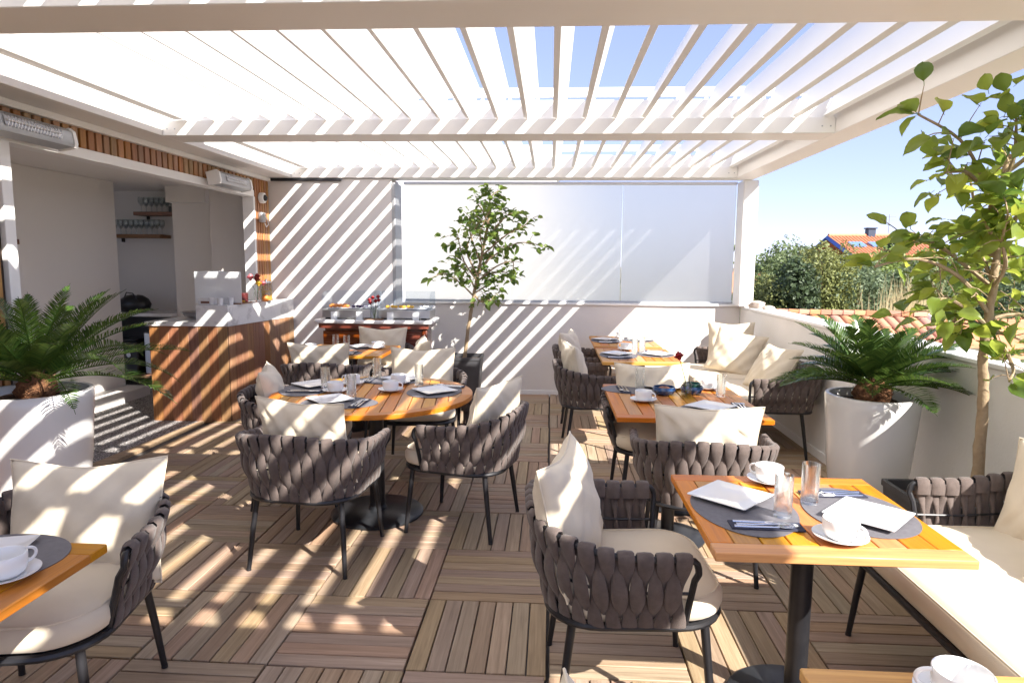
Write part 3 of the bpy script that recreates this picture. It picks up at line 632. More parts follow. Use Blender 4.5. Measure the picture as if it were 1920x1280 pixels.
def seat_thing(name, label, cat, W, D, legspread, n_cush=1, rc_t=.27, rc_b=.20, group=None, arm_=.17):
    t = thing(name, label, cat, group=group)
    zt_arm, zt_back, zb = .665, .735, .405
    top, Lt = u_path(W, D, -D/2+arm_, rc_t, 0)
    bot, Lb = u_path(W-.14, D-.13, -D/2+arm_, rc_b, 0)
    def Tz(s):
        q = min(s, 1-s)*Lt; return zt_arm+(zt_back-zt_arm)*min(1, max(0, (q-.18)/.45))**1.0*(1 if q > .18 else 0)
    def TT(s): p, n = top(s); return p+Vector((0, 0, Tz(s))), n
    def BB(s): p, n = bot(s); return p+Vector((0, 0, zb)), n
    # top rail with arm ends bent down to the seat ring
    N = 44; rail = [TT(k/N)[0] for k in range(N+1)]
    a0, a1 = BB(0)[0], BB(1)[0]
    def arm(p, q):
        d = Vector((0, -.035, 0)); return [q, q.lerp(p, .35)+Vector((0, -.006, 0)), q.lerp(p, .7)+Vector((0, -.013, 0)), p+Vector((0, -.0195, -.045)), p+Vector((0, -.018, -.028)), p+Vector((0, -.013, -.013)), p+Vector((0, -.005, -.003))]
    link('top_rail', MB().tube(arm(rail[0], a0)+rail[1:-1]+arm(rail[-1], a1)[::-1], .0115, 8).mesh('rail', M_BLACK), t)
    md = [BB(k/30)[0].lerp(TT(k/30)[0], .5) for k in range(31)]
    link('mid_rail', MB().tube(md, .0055, 6).mesh('mid', M_BLACK), t)
    # seat ring
    ring = [(x, y, zb-.005) for x, y in rrect(W-.13, D-.08, rc_b-.03, 8, 0, .0-.02)]
    link('seat_ring', MB().tube(ring, .014, 8, True).mesh('ring', M_BLACK), t)
    link('seat_pan', slab(MB(), W-.17, D-.12, .12, [(0, zb-.008), (0, zb+.006)], 0, -.02, 7).mesh('pan', M_RUBB), t)
    # legs
    lx, lyf, lyb = W/2-.12, -D/2+.09, D/2-.14
    for sx in (-1, 1):
        for yy, oy in ((lyf, -.035), (lyb, .05)):
            link('leg', MB().tube([(sx*lx, yy, zb-.01), (sx*(lx+.02), yy+oy*.5, .2), (sx*(lx+.035), yy+oy, .004)], [.0155, .0145, .0115], 10).mesh('leg', M_BLACK), t)
            link('foot', MB().tube([(sx*(lx+.035), yy+oy, .0), (sx*(lx+.035), yy+oy, .012)], .0125, 10).mesh('foot', M_RUBB), t)
    # straps
    pitch_ = .060; ns = int(Lt/pitch_)
    def strap(s, kind):
        wj = random.uniform(.94, 1.05); oj = random.uniform(-.0018, .0018)
        a, nn = TT(s); b, nb = BB(s); n_ = (nn+nb).normalized(); tang = Vector((-nn.y, nn.x, 0)); 
        cl = []; wd = []; out = []
        if kind == 0:
            for ox, oz in ((-.020, -.045), (-.021, -.01), (-.012, .0155), (.006, .0195), (.018, .008)):
                cl.append(a+nn*ox+Vector((0, 0, oz))); wd.append(.054); out.append((nn*(ox/.02)+Vector((0, 0, oz*40))).normalized() if oz > .001 or ox > 0 else -nn)
        K = 11
        for k in range(0 if kind else 1, K+1):
            u = k/K; c = math.cos(2*PI*u)*(1 if kind == 0 else -1)
            p = a.lerp(b, u)+n_*(.012*math.sin(PI*u)+.0125*c+.002+oj)
            cl.append(p); wd.append((.035+.0215*c if kind == 0 else .0345+.0205*c)*wj); out.append(n_)
        rings = []
        for i, p in enumerate(cl):
            o = out[i]; hw = wd[i]/2; th = .0068 if kind or i > 4 else .0055
            tg = tang
            rings.append([p+tg*(hw*x)+o*(th*z) for x, z in ((-1, 0), (-.82, .75), (0, 1.1), (.82, .75), (1, 0), (.82, -.75), (0, -1), (-.82, -.75))])
        return MB().loft(rings, rnd=0).mesh('strap', M_STRAP, True, 70)
    for i in range(ns):
        s = (i+.5)/ns
        link('strap', strap(s, 0), t)
        if i < ns-1: link('strap', strap((i+1)/ns, 1), t)
    # seat cushion(s)
    cw = (W-.10)/n_cush
    for k in range(n_cush):
        cx = -(W-.10)/2+cw*(k+.5); pr = [(.035, .0), (.008, .012), (0, .035), (.0, .065), (.014, .085), (.05, .098), (.13, .106), (.2, .109)]
        rings = []
        for i, z in pr:
            o = rrect(cw-2*i-.006, D-.09-2*i, max(.16 if n_cush == 1 and W < 1 else .07, .03)-min(i, .05) if i < .1 else max(.05, .16-i), 9, cx, -.035)
            rings.append([(x, y, zb+.008+z+.004*math.sin(x*9+y*7+W)) for x, y in o])
        link('seat_cushion', MB().loft(rings, rnd=0).mesh('cush', M_CUSH, True, 60), t)
        ro = rrect(cw-.006, D-.09, .16 if n_cush == 1 and W < 1 else .07, 9, cx, -.035)
        link('piping', MB().tube([(x, y, zb+.008+.088+.004*math.sin(x*9+y*7+W)) for x, y in rrect(cw-.036, D-.12, .15 if n_cush == 1 and W < 1 else .06, 9, cx, -.035)], .0035, 5, True).mesh('pip', M_CUSH), t)
    return t
PIPE = {}
def pillow_mesh(w_, h_, T, seed, sag=.03, n=22):
    r = np.random.default_rng(seed); ph = r.uniform(0, 6.28, 8); m = MB(); vs = []
    idx = {}
    def P(i, j, s):
        u = -1+2*i/n; v = -1+2*j/n
        u_ = math.sin(u*PI/2)*.35+u*.65; v_ = math.sin(v*PI/2)*.35+v*.65
        x = u_*w_/2*(1-.075*(1-v_*v_)); z = v_*h_/2*(1-.085*(1-u_*u_))
        e = max(0, (1-u_*u_)*(1-v_*v_)); th = T/2*e**.42
        wr = .010*math.sin(7*u_+ph[0]+3*v_)*math.sin(5*v_+ph[1])+.006*math.sin(15*u_-9*v_+ph[2])+.011*math.exp(-((abs(u_)-.9)**2+(abs(v_)-.9)**2)*6)*math.sin(22*(u_-v_)+ph[3])
        y = s*(th+wr*min(1, e*4))
        y += sag*(u_*u_)*.6-sag*.5*v_*v_*.5
        z += -sag*.6*math.exp(-u_*u_*3)*(v_ > 0)*v_
        return (x, y, z)
    def g(i, j, s):
        k = (i, j, 0 if i in (0, n) or j in (0, n) else s)
        if k not in idx: idx[k] = len(vs); vs.append(P(i, j, s))
        return idx[k]
    fs = []
    for i in range(n):
        for j in range(n):
            fs.append((g(i, j, -1), g(i+1, j, -1), g(i+1, j+1, -1), g(i, j+1, -1)))
            fs.append((g(i, j, 1), g(i, j+1, 1), g(i+1, j+1, 1), g(i+1, j, 1)))
    m.add(vs, fs, 0); me = m.mesh('pillow', M_CUSH, True, 80)
    ed = [g(i, 0, 1) for i in range(n)]+[g(n, j, 1) for j in range(n)]+[g(n-i, n, 1) for i in range(n)]+[g(0, n-j, 1) for j in range(n)]
    PIPE[me.name] = MB().tube([vs[k] for k in ed], .0036, 5, True).mesh('pillow_piping', M_CUSH); return me
PIL = [pillow_mesh(.53, .44, .17, s) for s in (1, 2, 3)]
PILS = [pillow_mesh(.48, .46, .17, s) for s in (5, 6)]
def pillow(label, loc, rot, me=None, group=None, sc_=1):
    o = thing('throw_pillow', label, 'pillow', loc, group=group); o.rotation_euler = rot
    me = me or random.choice(PIL); link('cover', me, o, scale=sc_); link('piping', PIPE[me.name], o, scale=sc_); return o

chair0 = seat_thing('woven_armchair', 'x', 'armchair', .70, .68, 0)
index_kids(chair0)
def chair(x, y, ang, label, plabel, first=[True], prot=0, pdx=0, pz=0, lean=14, pilmesh=None, psc=1, pdy=0):
    """ang: direction the seat faces, degrees from +x"""
    c = chair0 if first[0] else copy_tree(chair0); first[0] = False
    r = math.radians(ang)+PI/2; c.location = (x, y, 0); c.rotation_euler = (0, 0, r)
    c['label'] = label; c['group'] = 'woven armchairs with cream cushions'
    if plabel:
        R_ = Matrix.Rotation(r, 4, 'Z'); p = Vector((x, y, 0))+R_ @ Vector((pdx, .165+pdy, .70+pz))
        e = (R_ @ Matrix.Rotation(math.radians(prot), 4, 'Z') @ Matrix.Rotation(math.radians(-lean), 4, 'X')).to_euler()
        pillow(plabel, tuple(p), e, pilmesh, 'cream pillows on the woven armchairs', psc)
chair(.27, 2.38, 3, 'woven armchair nearest the camera facing the near square table', 'upright cream pillow in the armchair nearest the camera seen from its edge', prot=-16, psc=1.04, pdy=.025)
chair(.80, 3.47, 84, 'woven armchair with its back to the camera at the near side of the rose table', 'wide cream pillow in the armchair seen from behind at the rose table', prot=4)
chair(.72, 4.42, -88, 'woven armchair on the far side of the rose table facing the camera', 'cream pillow standing beyond the rose table in the far side armchair')
chair(.38, 5.72, 2, 'woven armchair at the left of the third square table in the right hand row', 'cream pillow in the armchair at the left of the third square table', prot=8)
chair(.38, 6.78, -2, 'woven armchair at the left of the farthest square table by the end wall', 'cream pillow in the armchair at the left of the farthest square table', prot=-12)
chair(-1.27, 3.42, 84, 'woven armchair with its back to the camera at the front left of the round table', 'cream pillow in the armchair at the front left of the round table', prot=-10, pdx=-.04)
chair(-.51, 3.93, 166, 'woven armchair at the right side of the round table facing left', 'cream pillow leaning in the armchair right of the round table', prot=-14, psc=.95)
chair(-1.70, 4.30, 8, 'woven armchair left of the round table half hidden behind the front one', 'cream pillow in the half hidden armchair left of the round table', prot=10, psc=.95)
chair(-1.03, 5.10, -86, 'woven armchair on the far side of the round table facing the camera', 'wide cream pillow on the far side of the round table')
chair(-1.99, 5.72, 92, 'woven armchair with its back to the camera at the small table near the bar counter', 'cream pillow in the armchair seen from behind near the bar counter')
chair(-1.80, 6.72, -92, 'woven armchair beyond the small table in front of the buffet', 'cream pillow in the armchair in front of the buffet')
chair(-1.36, 5.98, 176, 'woven armchair at the right side of the small table near the bar counter', 'cream pillow leaning at the right side of the small table near the bar', prot=20)
chair(-1.74, 2.08, -81, 'woven armchair at the lower left corner of the picture facing the camera', 'large cream pillow with square sun patches in the lower left armchair', psc=1.05, pz=-.055, pdx=.05)
chair(.25, .86, 0, 'woven armchair cut off by the lower edge of the picture', 'cream pillow tip poking up at the lower edge of the picture', prot=0, psc=.95, pz=-.02)

def sofa(name, label, cx, cy, L, D, ncu, arm_):
    t = seat_thing(name, label, 'sofa', L, D, 0, ncu, .14, .11, None, arm_)
    t.location = (cx, cy, 0); t.rotation_euler = (0, 0, -PI/2); return t
sofa('woven_sofa', 'long woven sofa with sunlit cream seat along the parapet in the foreground', 1.735, 2.03, 1.70, .96, 1, .33)
sofa('woven_sofa', 'long woven sofa along the parapet beyond the potted palm', 1.79, 6.40, 2.10, .84, 2, .26)
def pil_s(label, x, y, z, yaw, lean, me, sc_=1, roll=0):
    e = (Matrix.Rotation(math.radians(yaw), 4, 'Z') @ Matrix.Rotation(math.radians(-lean), 4, 'X') @ Matrix.Rotation(math.radians(roll), 4, 'Y')).to_euler()
    pillow(label, (x, y, z), e, me, None, sc_)
pil_s('cream pillow leaning on the back of the foreground sofa behind the arm', 2.02, 2.60, .67, -62, 20, PILS[0])
pil_s('second cream pillow lower on the foreground sofa seat near the right edge', 1.86, 2.16, .615, -58, 52, PILS[1])
pil_s('cream pillow in the far corner of the far sofa behind another pillow', 1.92, 7.12, .77, -10, 16, PILS[0])
pil_s('large cream pillow tilted forward in the middle of the far sofa', 1.86, 6.72, .72, -28, 26, PILS[1], 1.05, 12)
pil_s('cream pillow lying low beside the near arm of the far sofa', 1.93, 5.85, .70, -72, 34, PILS[0])

# ================================================================== TABLES
def square_table(label, x0, x1, y0, y1, poles, along='y', z=.755, nsl=9):
    cx, cy = (x0+x1)/2, (y0+y1)/2; W, D = x1-x0, y1-y0
    t = thing('teak_table', label, 'table', (cx, cy, 0), 0, 'teak tables on black pedestals')
    e = .075; h = .028
    for s in (-1, 1):
        link('edge_board', MB().box(-W/2, W/2, s*(D/2-e/2)-e/2, s*(D/2-e/2)+e/2, z-h, z, .003, rnd=0).mesh('eb', M_TEAK), t)
        o = link('edge_board', MB().box(-D/2+e+.0008, D/2-e-.0008, -e/2, e/2, z-h, z, .003, rnd=0).mesh('eb', M_TEAK), t, (s*(W/2-e/2), 0, 0), PI/2)
    n = int((W-2*e)/.078); pw = (W-2*e)/n
    me = MB().box(-D/2+e+.0008, D/2-e-.0008, -pw/2+.0025, pw/2-.0025, z-h+.004, z-.0008, .002, rnd=0).mesh('slat', M_TEAK)
    for k in range(n): link('slat', me, t, (-W/2+e+pw*(k+.5), 0, 0), PI/2)
    link('underframe', MB().box(-W/2+.10, W/2-.10, -.03, .03, z-h-.03, z-h-.0005, .003).box(-.03, .03, -D/2+.10, D/2-.10, z-h-.032, z-h-.0006, .003).mesh('uf', M_BLACK), t)
    for px, py, r in poles:
        link('pedestal', MB().lathe([(.038, .018), (.038, z-h-.031)], 20).mesh('pd', M_BLACK), t, (px-cx, py-cy, 0))
        link('base_plate', MB().lathe([(0, 0), (r, 0), (r, .010), (r-.01, .014), (.05, .017), (.046, .03), (.04, .034), (0, .035)], 40).mesh('bp', M_BASE), t, (px-cx, py-cy, 0))
    return t
T1 = square_table('square teak table in the foreground at the right with white plates and cups', .49, 1.245, 1.90, 2.635, [(.90, 2.30, .24)])
T2 = square_table('teak table with the red rose and blue bowls in the right hand row', .37, 1.23, 3.62, 4.64, [(.70, 3.80, .22), (.85, 4.35, .22)])
T3 = square_table('third teak table of the right hand row counted from the foreground', .45, 1.15, 5.70, 6.66, [(.80, 6.18, .24)])
T4 = square_table('farthest teak table of the right hand row against the end wall', .45, 1.14, 6.75, 7.74, [(.80, 7.25, .24)])
T6 = square_table('small square teak table between the bar counter and the buffet', -2.37, -1.53, 5.83, 6.62, [(-1.95, 6.22, .24)])
T7 = square_table('teak table corner at the left edge of the picture', -2.10, -1.33, 1.09, 1.83, [(-1.72, 1.46, .24)])
T8 = square_table('teak table edge with a white cup at the bottom right of the picture', .53, 1.27, .60, 1.345, [(.9, .97, .24)])
# round table
RC = (-1.15, 4.17); RR = .645; Z = .755
rt = thing('round_table', 'big round slatted teak table set for four in the middle left', 'table', (*RC, 0), 0)
N = 72; ri_ = RR-.07
for q in range(8):
    a0, a1 = 2*PI*q/8+.002, 2*PI*(q+1)/8-.002; aa = np.linspace(a0, a1, 10)
    poly = [(RR*math.cos(a), RR*math.sin(a)) for a in aa]+[(ri_*math.cos(a), ri_*math.sin(a)) for a in aa[::-1]]
    m = MB(); m.loft([[(x, y, Z-.028) for x, y in poly], [(x, y, Z-.003) for x, y in poly], [(x*.998, y*.998, Z) for x, y in poly]], rnd=0); link('rim_segment', m.mesh('rim', M_TEAK, True, 30), rt)
n = 15; pw = 2*(ri_-.004)/n
for k in range(n):
    xa, xb = -(ri_-.004)+pw*k+.003, -(ri_-.004)+pw*(k+1)-.003; R2 = ri_-.003
    aa = np.linspace(xa, xb, 5); top_ = [(x, math.sqrt(max(R2*R2-x*x, .0001))) for x in aa]; polyl = [(y, -x) for x, y in (top_[::-1]+[(x, -y) for x, y in top_])]
    m = MB(); m.loft([[(a, b, Z-.024) for a, b in polyl], [(a, b, Z-.0012) for a, b in polyl]], rnd=0); link('slat', m.mesh('rslat', M_TEAK, False), rt, rot=(0, 0, PI/2+.12))
link('underframe', MB().box(-.45, .45, -.03, .03, Z-.06, Z-.029, .003).mesh('uf', M_BLACK), rt)
link('pedestal', MB().lathe([(.05, .02), (.045, Z-.061)], 22).mesh('pd', M_BLACK), rt, (.05, -.13, 0))
link('base_plate', MB().lathe([(0, 0), (.29, 0), (.292, .012), (.28, .022), (.06, .034), (.055, .05), (.05, .055)], 56).mesh('bp', M_BASE), rt, (.05, -.13, 0))

# ================================================================== TABLEWARE
ZT_ = .7555
def plate_mesh():
    m = MB(); R = [(.0, .085, 0), (.0, .088, .004)]
    rings = []
    for hw, z, r in [(.07, .0, .01), (.085, .003, .01), (.112, .013, .006), (.1125, .0155, .006), (.108, .0155, .006), (.085, .0075, .012), (.04, .006, .02)]:
        rings.append([(x, y, z) for x, y in rrect(2*hw, 2*hw, r, 5)])
    m.loft(rings); return m.mesh('plate', M_CERA, True, 50)
PLATE = plate_mesh()
SAUC = MB().lathe([(0, .002), (.035, .0), (.04, .003), (.068, .012), (.082, .018), (.082, .0205), (.066, .0155), (.04, .0075), (.03, .007), (0, .0065)], 40).mesh('saucer', M_CERA, True, 60)
CUPB = MB().lathe([(0, .003), (.032, 0), (.041, .003), (.049, .014), (.0525, .03), (.0535, .060), (.052, .0615), (.050, .060), (.049, .03), (.045, .015), (.036, .008), (0, .006)], 40).mesh('cup_body', M_CERA, True, 60)
HAND = MB().tube([(.050+.030*math.sin(a)**.8 if 0 < a < PI else .050, 0, .036+.019*math.cos(a)) for a in np.linspace(0, PI, 15)], .0044, 10).mesh('cup_handle', M_CERA)
TUMB = tumbler(.0305, .145); TUMB2 = tumbler(.031, .135)
TUMB.name = 'tumbler'
PMAT = MB().loft([[(.175*math.cos(a)*(1+.10*math.sin(a)), .235*math.sin(a), z) for a in np.linspace(0, 2*PI, 48, False)] for z in (0, .0022)], rnd=0).mesh('placemat', M_MAT)
NAPK = MB()
NAPK.box(-.034, .034, -.115, .115, 0, .0022, .0006).box(-.0345, .0335, -.114, .116, .0024, .0046, .0006)
NAPK = NAPK.mesh('napkin', M_NAP)
def cutlery(kind):
    m = MB(); L = .205
    def bar(pts): m.loft([[(-w_, y, z), (w_, y, z), (w_*.8, y, z+t_), (-w_*.8, y, z+t_)] for y, w_, z, t_ in pts], rnd=0)
    if kind == 'knife': bar([(-.10, .0055, 0, .003), (-.06, .006, 0, .004), (0, .0045, 0, .004), (.012, .008, .001, .002), (.08, .0085, .001, .0018), (.10, .002, .001, .001)])
    elif kind == 'spoon':
        bar([(-.10, .006, 0, .003), (-.06, .005, 0, .003), (.03, .003, .002, .003), (.04, .004, .002, .003)])
        m.lathe([(.001, .0), (.6, .15), (1, .42), (.96, .46), (.55, .22), (.001, .08)], 18)
        o = len(m.v)-18*6
        m.v[o:] = [(x*.016, .062+y*.026, .0005+z*.014) for x, y, z in m.v[o:]]
    else:
        bar([(-.10, .006, 0, .003), (-.06, .005, 0, .003), (.03, .003, .004, .003), (.05, .011, .003, .002), (.062, .0125, .002, .002)])
        for k in range(4): m.box(-.012+k*.0068, -.0085+k*.0068, .0605, .098, .003, .0045, .0004)
    return m.mesh(kind, M_STEEL, True, 50)
CUT = {k: cutlery(k) for k in ('knife', 'fork', 'spoon')}
def put(name, me, x, y, z, rot, label, cat, group=None): return tag(link(name, me, None, (x, y, z), rot), label, cat, group)
def cup(x, y, where, ang, z=ZT_):
    put('saucer', SAUC, x, y, z, 0, 'round white saucer '+where, 'saucer')
    t = thing('coffee_cup', 'white coffee cup '+where, 'cup', (x, y, z+.0075), ang); link('bowl', CUPB, t); link('handle', HAND, t)
def tumb(x, y, where, z=ZT_, big=True): put('tumbler', TUMB if big else TUMB2, x, y, z, 0, 'clear straight water glass '+where, 'glass')
def place(where, face, plate=None, nap=None, cupp=None, glass=None, mat_=None, pr=.82, cutl=True):
    """face: direction the diner looks, degrees"""
    f = math.radians(face); z = ZT_
    if mat_: put('placemat', PMAT, mat_[0], mat_[1], z, f, 'grey oval placemat '+where, 'placemat'); z += .0024
    if plate: put('square_plate', PLATE, plate[0], plate[1], z+.0002, f+pr, 'square white plate '+where, 'plate')
    if nap:
        a = f-PI/2+random.uniform(-.08, .08); put('napkin', NAPK, nap[0], nap[1], z+.0002, a, 'folded navy napkin '+where, 'napkin')
        if cutl:
            for k, (kind, dx) in enumerate((('spoon', .02), ('fork', -.0), ('knife', -.021))):
                R_ = Matrix.Rotation(a, 3, 'Z') @ Vector((dx, (-.004, .006, .0)[k], 0))
                put(kind, CUT[kind], nap[0]+R_.x, nap[1]+R_.y, z+.0052, a+random.uniform(-.04, .04), f'steel {kind} on the napkin '+where, kind)
    if cupp: cup(cupp[0], cupp[1], where, f+random.uniform(2.2, 3.6) if len(cupp) < 3 else cupp[2])
    if glass: tumb(glass[0], glass[1], where, z+.0002 if mat_ and (Vector(glass)-Vector(mat_)).length < .17 else ZT_)
place('at the left place of the near square table', 0, (.655, 2.365), (.70, 2.105), (.855, 2.56), (.785, 2.20), (.675, 2.255))
place('at the right place of the near square table', 180, (1.075, 2.215), (1.045, 2.43), (.90, 2.022, -.9), (.925, 2.335), (1.06, 2.275))
place('at the front left place of the round table', 86, (-1.345, 3.90), (-1.14, 3.83), (-1.40, 4.17), (-1.245, 4.01), (-1.27, 3.85))
place('at the right place of the round table', 172, (-.76, 4.24), (-.70, 4.42), (-1.05, 4.23), (-.91, 4.47), (-.76, 4.27))
place('at the far place of the round table', -88, (-1.07, 4.66), (-1.30, 4.62), (-1.06, 4.50), (-1.27, 4.72), (-1.15, 4.64))
place('at the left place of the round table', 4, (-1.62, 4.38), (-1.60, 4.15), (-1.37, 4.44), (-1.50, 4.27), (-1.62, 4.24))
place('at the near place of the rose table', 90, (.95, 3.90), (1.13, 3.93), (.575, 4.06, -.6), (1.095, 4.26), (1.0, 3.86))
place('at the far place of the rose table', -90, (.78, 4.52), (.49, 4.42), (1.07, 4.50), (.60, 4.42), (.58, 4.45))
place('at the left place of the third square table', 0, (.62, 6.18), (.62, 5.95), (.74, 6.50), (.79, 6.22), (.63, 6.1))
place('at the right place of the third square table', 180, (1.0, 6.18), (.98, 6.40), None, (.87, 6.30), (.98, 6.25))
place('at the left place of the farthest square table', 0, (.60, 7.35), (.62, 7.10), None, (.78, 7.28), (.62, 7.27))
place('at the right place of the farthest square table', 180, (1.0, 7.35), (.97, 7.53), (.80, 7.55), (.88, 7.33), (.97, 7.4))
place('at the near place of the small table by the bar', 90, (-2.05, 6.0), (-1.84, 5.98), (-2.27, 6.10), (-2.08, 6.25), (-1.98, 5.98))
place('at the far place of the small table by the bar', -90, (-1.88, 6.42), (-2.08, 6.42), (-1.70, 6.34), (-1.95, 6.18), (-1.97, 6.42))
place('on the table at the left edge of the picture', -90, (-1.62, 1.70), None, (-1.455, 1.60, 1.2), None, (-1.62, 1.70), .3)
place('on the table at the bottom right corner', 180, None, None, (.80, 1.245, 2.9), None, None)
# blue bowls, green jar and rose vase
BOWL = MB().lathe([(0, .002), (.04, 0), (.062, .012), (.075, .035), (.07, .055), (.066, .055), (.07, .035), (.05, .014), (0, .01)], 32).mesh('bowl', M_BLUE)
put('blue_bowl', BOWL, .74, 4.285, ZT_, 0, 'glazed blue bowl with brown sugar left of the rose vase', 'bowl')
put('sugar_heap', blob(.045, M_SHELF, sz=.5), .74, 4.285, ZT_+.012, 0, 'heap of brown sugar lumps in the left blue bowl', 'sugar')
put('blue_bowl', BOWL, .925, 4.33, ZT_, 0, 'glazed blue bowl right of the rose vase holding a green dish', 'bowl')
put('green_dish', MB().lathe([(0, 0), (.05, 0), (.056, .03), (.056, .06), (.05, .06), (.05, .02), (0, .015)], 28).mesh('gd', M_GREEN), .925, 4.33, ZT_+.0125, 0, 'round green glazed dish stacked in the right blue bowl', 'dish')
t = thing('rose_vase', 'small clear glass bottle vase holding the single red rose', 'vase', (.865, 4.20, ZT_))
link('bottle', MB().lathe([(0, .001), (.03, 0), (.032, .01), (.032, .09), (.018, .115), (.018, .14), (.016, .14), (.016, .115), (.03, .09), (.03, .01), (0, .008)], 24).mesh('rv', M_GLASS), t)
t = thing('red_rose', 'single red rose leaning left above the blue bowls', 'rose', (.865, 4.20, ZT_+.01))
link('stem', MB().tube([(0, 0, 0), (-.01, 0, .1), (-.035, 0, .19), (-.05, 0, .235)], .0025, 6).mesh('rs', M_PALM), t)
link('bloom', flower_mesh(M_RED, .028), t, (-.052, 0, .245), (0, -.3, 0))
t['label'] = 'single red rose leaning left above the blue bowls'

# ================================================================== POTS AND PLANTS
def frond_mesh(L, droop, seed, ll=.13, n=52):
    r = np.random.default_rng(seed); m = MB(); K = 12; pts = []
    ang = 0; p = Vector((0, 0, 0)); pts.append(p.copy())
    for k in range(K):
        ang -= droop/K*(.4+1.2*k/K); p = p+Vector((math.cos(ang), 0, math.sin(ang)))*(L/K); pts.append(p.copy())
    m.tube(pts, [.0055*(1-.75*k/K) for k in range(K+1)], 5)
    for i in range(n):
        u = .10+.895*i/(n-1); q = u*K; a = min(int(q), K-1); f = q-a
        P = pts[a].lerp(pts[a+1], f); T = (pts[a+1]-pts[a]).normalized(); U = Vector((-T.z, 0, T.x))
        ln = ll*(math.sin(PI*min(1, .18+u*.86))**.6)*(.92+.16*r.random())
        for s in (-1, 1):
            ca = .62+.55*(1-u)+r.normal(0, .05); d = (T*math.cos(ca)+Vector((0, s, 0))*math.sin(ca)+U*(.42-.1*u+r.normal(0, .04))).normalized()
            side = d.cross(U).normalized()*.0047; tipd = (d-U*.35).normalized()
            b = P+U*.002; md = b+d*ln*.55; tp = md+tipd*ln*.45
            m.add([b-side*.7, b+side*.7, md+side, md-side, tp], [(0, 1, 2, 3), (3, 2, 4)])
    return m.mesh('frond', M_PALM, True, 60)
def palm(name, label, loc, L, n, seed, minz=-.15):
    t = thing(name, label, 'palm', loc); r = np.random.default_rng(seed)
    ms = [frond_mesh(L, d, seed*10+k) for k, d in enumerate((.45, .7, .95, 1.2))]
    link('trunk', MB().loft([[(rr*(1+.12*math.sin(5*a+z*60))*math.cos(a), rr*(1+.12*math.sin(5*a+z*60))*math.sin(a), z) for a in np.linspace(0, 2*PI, 18, False)] for rr, z in ((.085, -.04), (.105, .02), (.095, .06), (.06, .10), (.02, .12))]).mesh('trunk', M_CROWN), t)
    sc_m = MB()
    for k in range(90):
        a = r.random()*6.28; h = r.random(); R1 = .10-.05*h; z = -.01+.11*h
        p = Vector((R1*math.cos(a), R1*math.sin(a), z)); d = Vector((math.cos(a)*.7, math.sin(a)*.7, .7)); s = Vector((-math.sin(a), math.cos(a), 0))*.011
        sc_m.add([p-s, p+s, p+d*.045], [(0, 1, 2)])
    o = link('leaf_bases', sc_m.mesh('bases', M_CROWN, False), t); o['kind'] = 'stuff'
    for k in range(n):
        a = k*2.39996+r.normal(0, .1); e = (k+.5)/n; el = minz+(1.15-minz)*e**.9
        mi = 0 if e > .7 else (1 if e > .4 else r.integers(1, 4))
        rot = (Matrix.Rotation(a, 4, 'Z') @ Matrix.Rotation(-el, 4, 'Y') @ Matrix.Rotation(r.normal(0, .15), 4, 'X')).to_euler()
        link('frond', ms[mi], t, (.05*math.cos(a), .05*math.sin(a), .07+.04*e), rot, float(1.05-.25*e+r.normal(0, .05)))
    return t
def round_pot(label, x, y, r_top, r_bot, h):
    t = thing('tall_pot', label, 'plant pot', (x, y, 0))
    pr = [(0, 0), (r_bot*.95, 0), (r_bot, .02), (r_bot+(r_top-r_bot)*.62, h*.5), (r_top-.004, h*.9), (r_top, h-.01), (r_top-.006, h), (r_top-.026, h), (r_top-.032, h-.012), (r_top-.036, h-.10)]
    link('shell', MB().lathe(pr, 56).mesh('pot', M_POT, True, 50), t)
    so = link('soil', MB().loft([[(rr*math.cos(a), rr*math.sin(a), z+.008*math.sin(7*a+rr*90)) for a in np.linspace(0, 2*PI, 40, False)] for rr, z in [(r_top-.037, h-.06), (r_top*.7, h-.045), (r_top*.4, h-.035), (.03, h-.03)]], False).mesh('soil', M_SOIL), t)
    return t
round_pot('tall glossy white round pot with a cycad standing by the parapet', 1.885, 3.93, .255, .17, .85)
palm('cycad_palm', 'dark green cycad palm growing in the tall white pot by the parapet', (1.885, 3.93, .83), .54, 42, 3, .12)
round_pot('wide white round pot with a cycad at the left edge beside the bar opening', -2.99, 3.60, .30, .22, .85)
palm('cycad_palm', 'large feathery cycad palm in the white pot at the left edge of the picture', (-2.97, 3.60, .83), .80, 44, 11, .25)

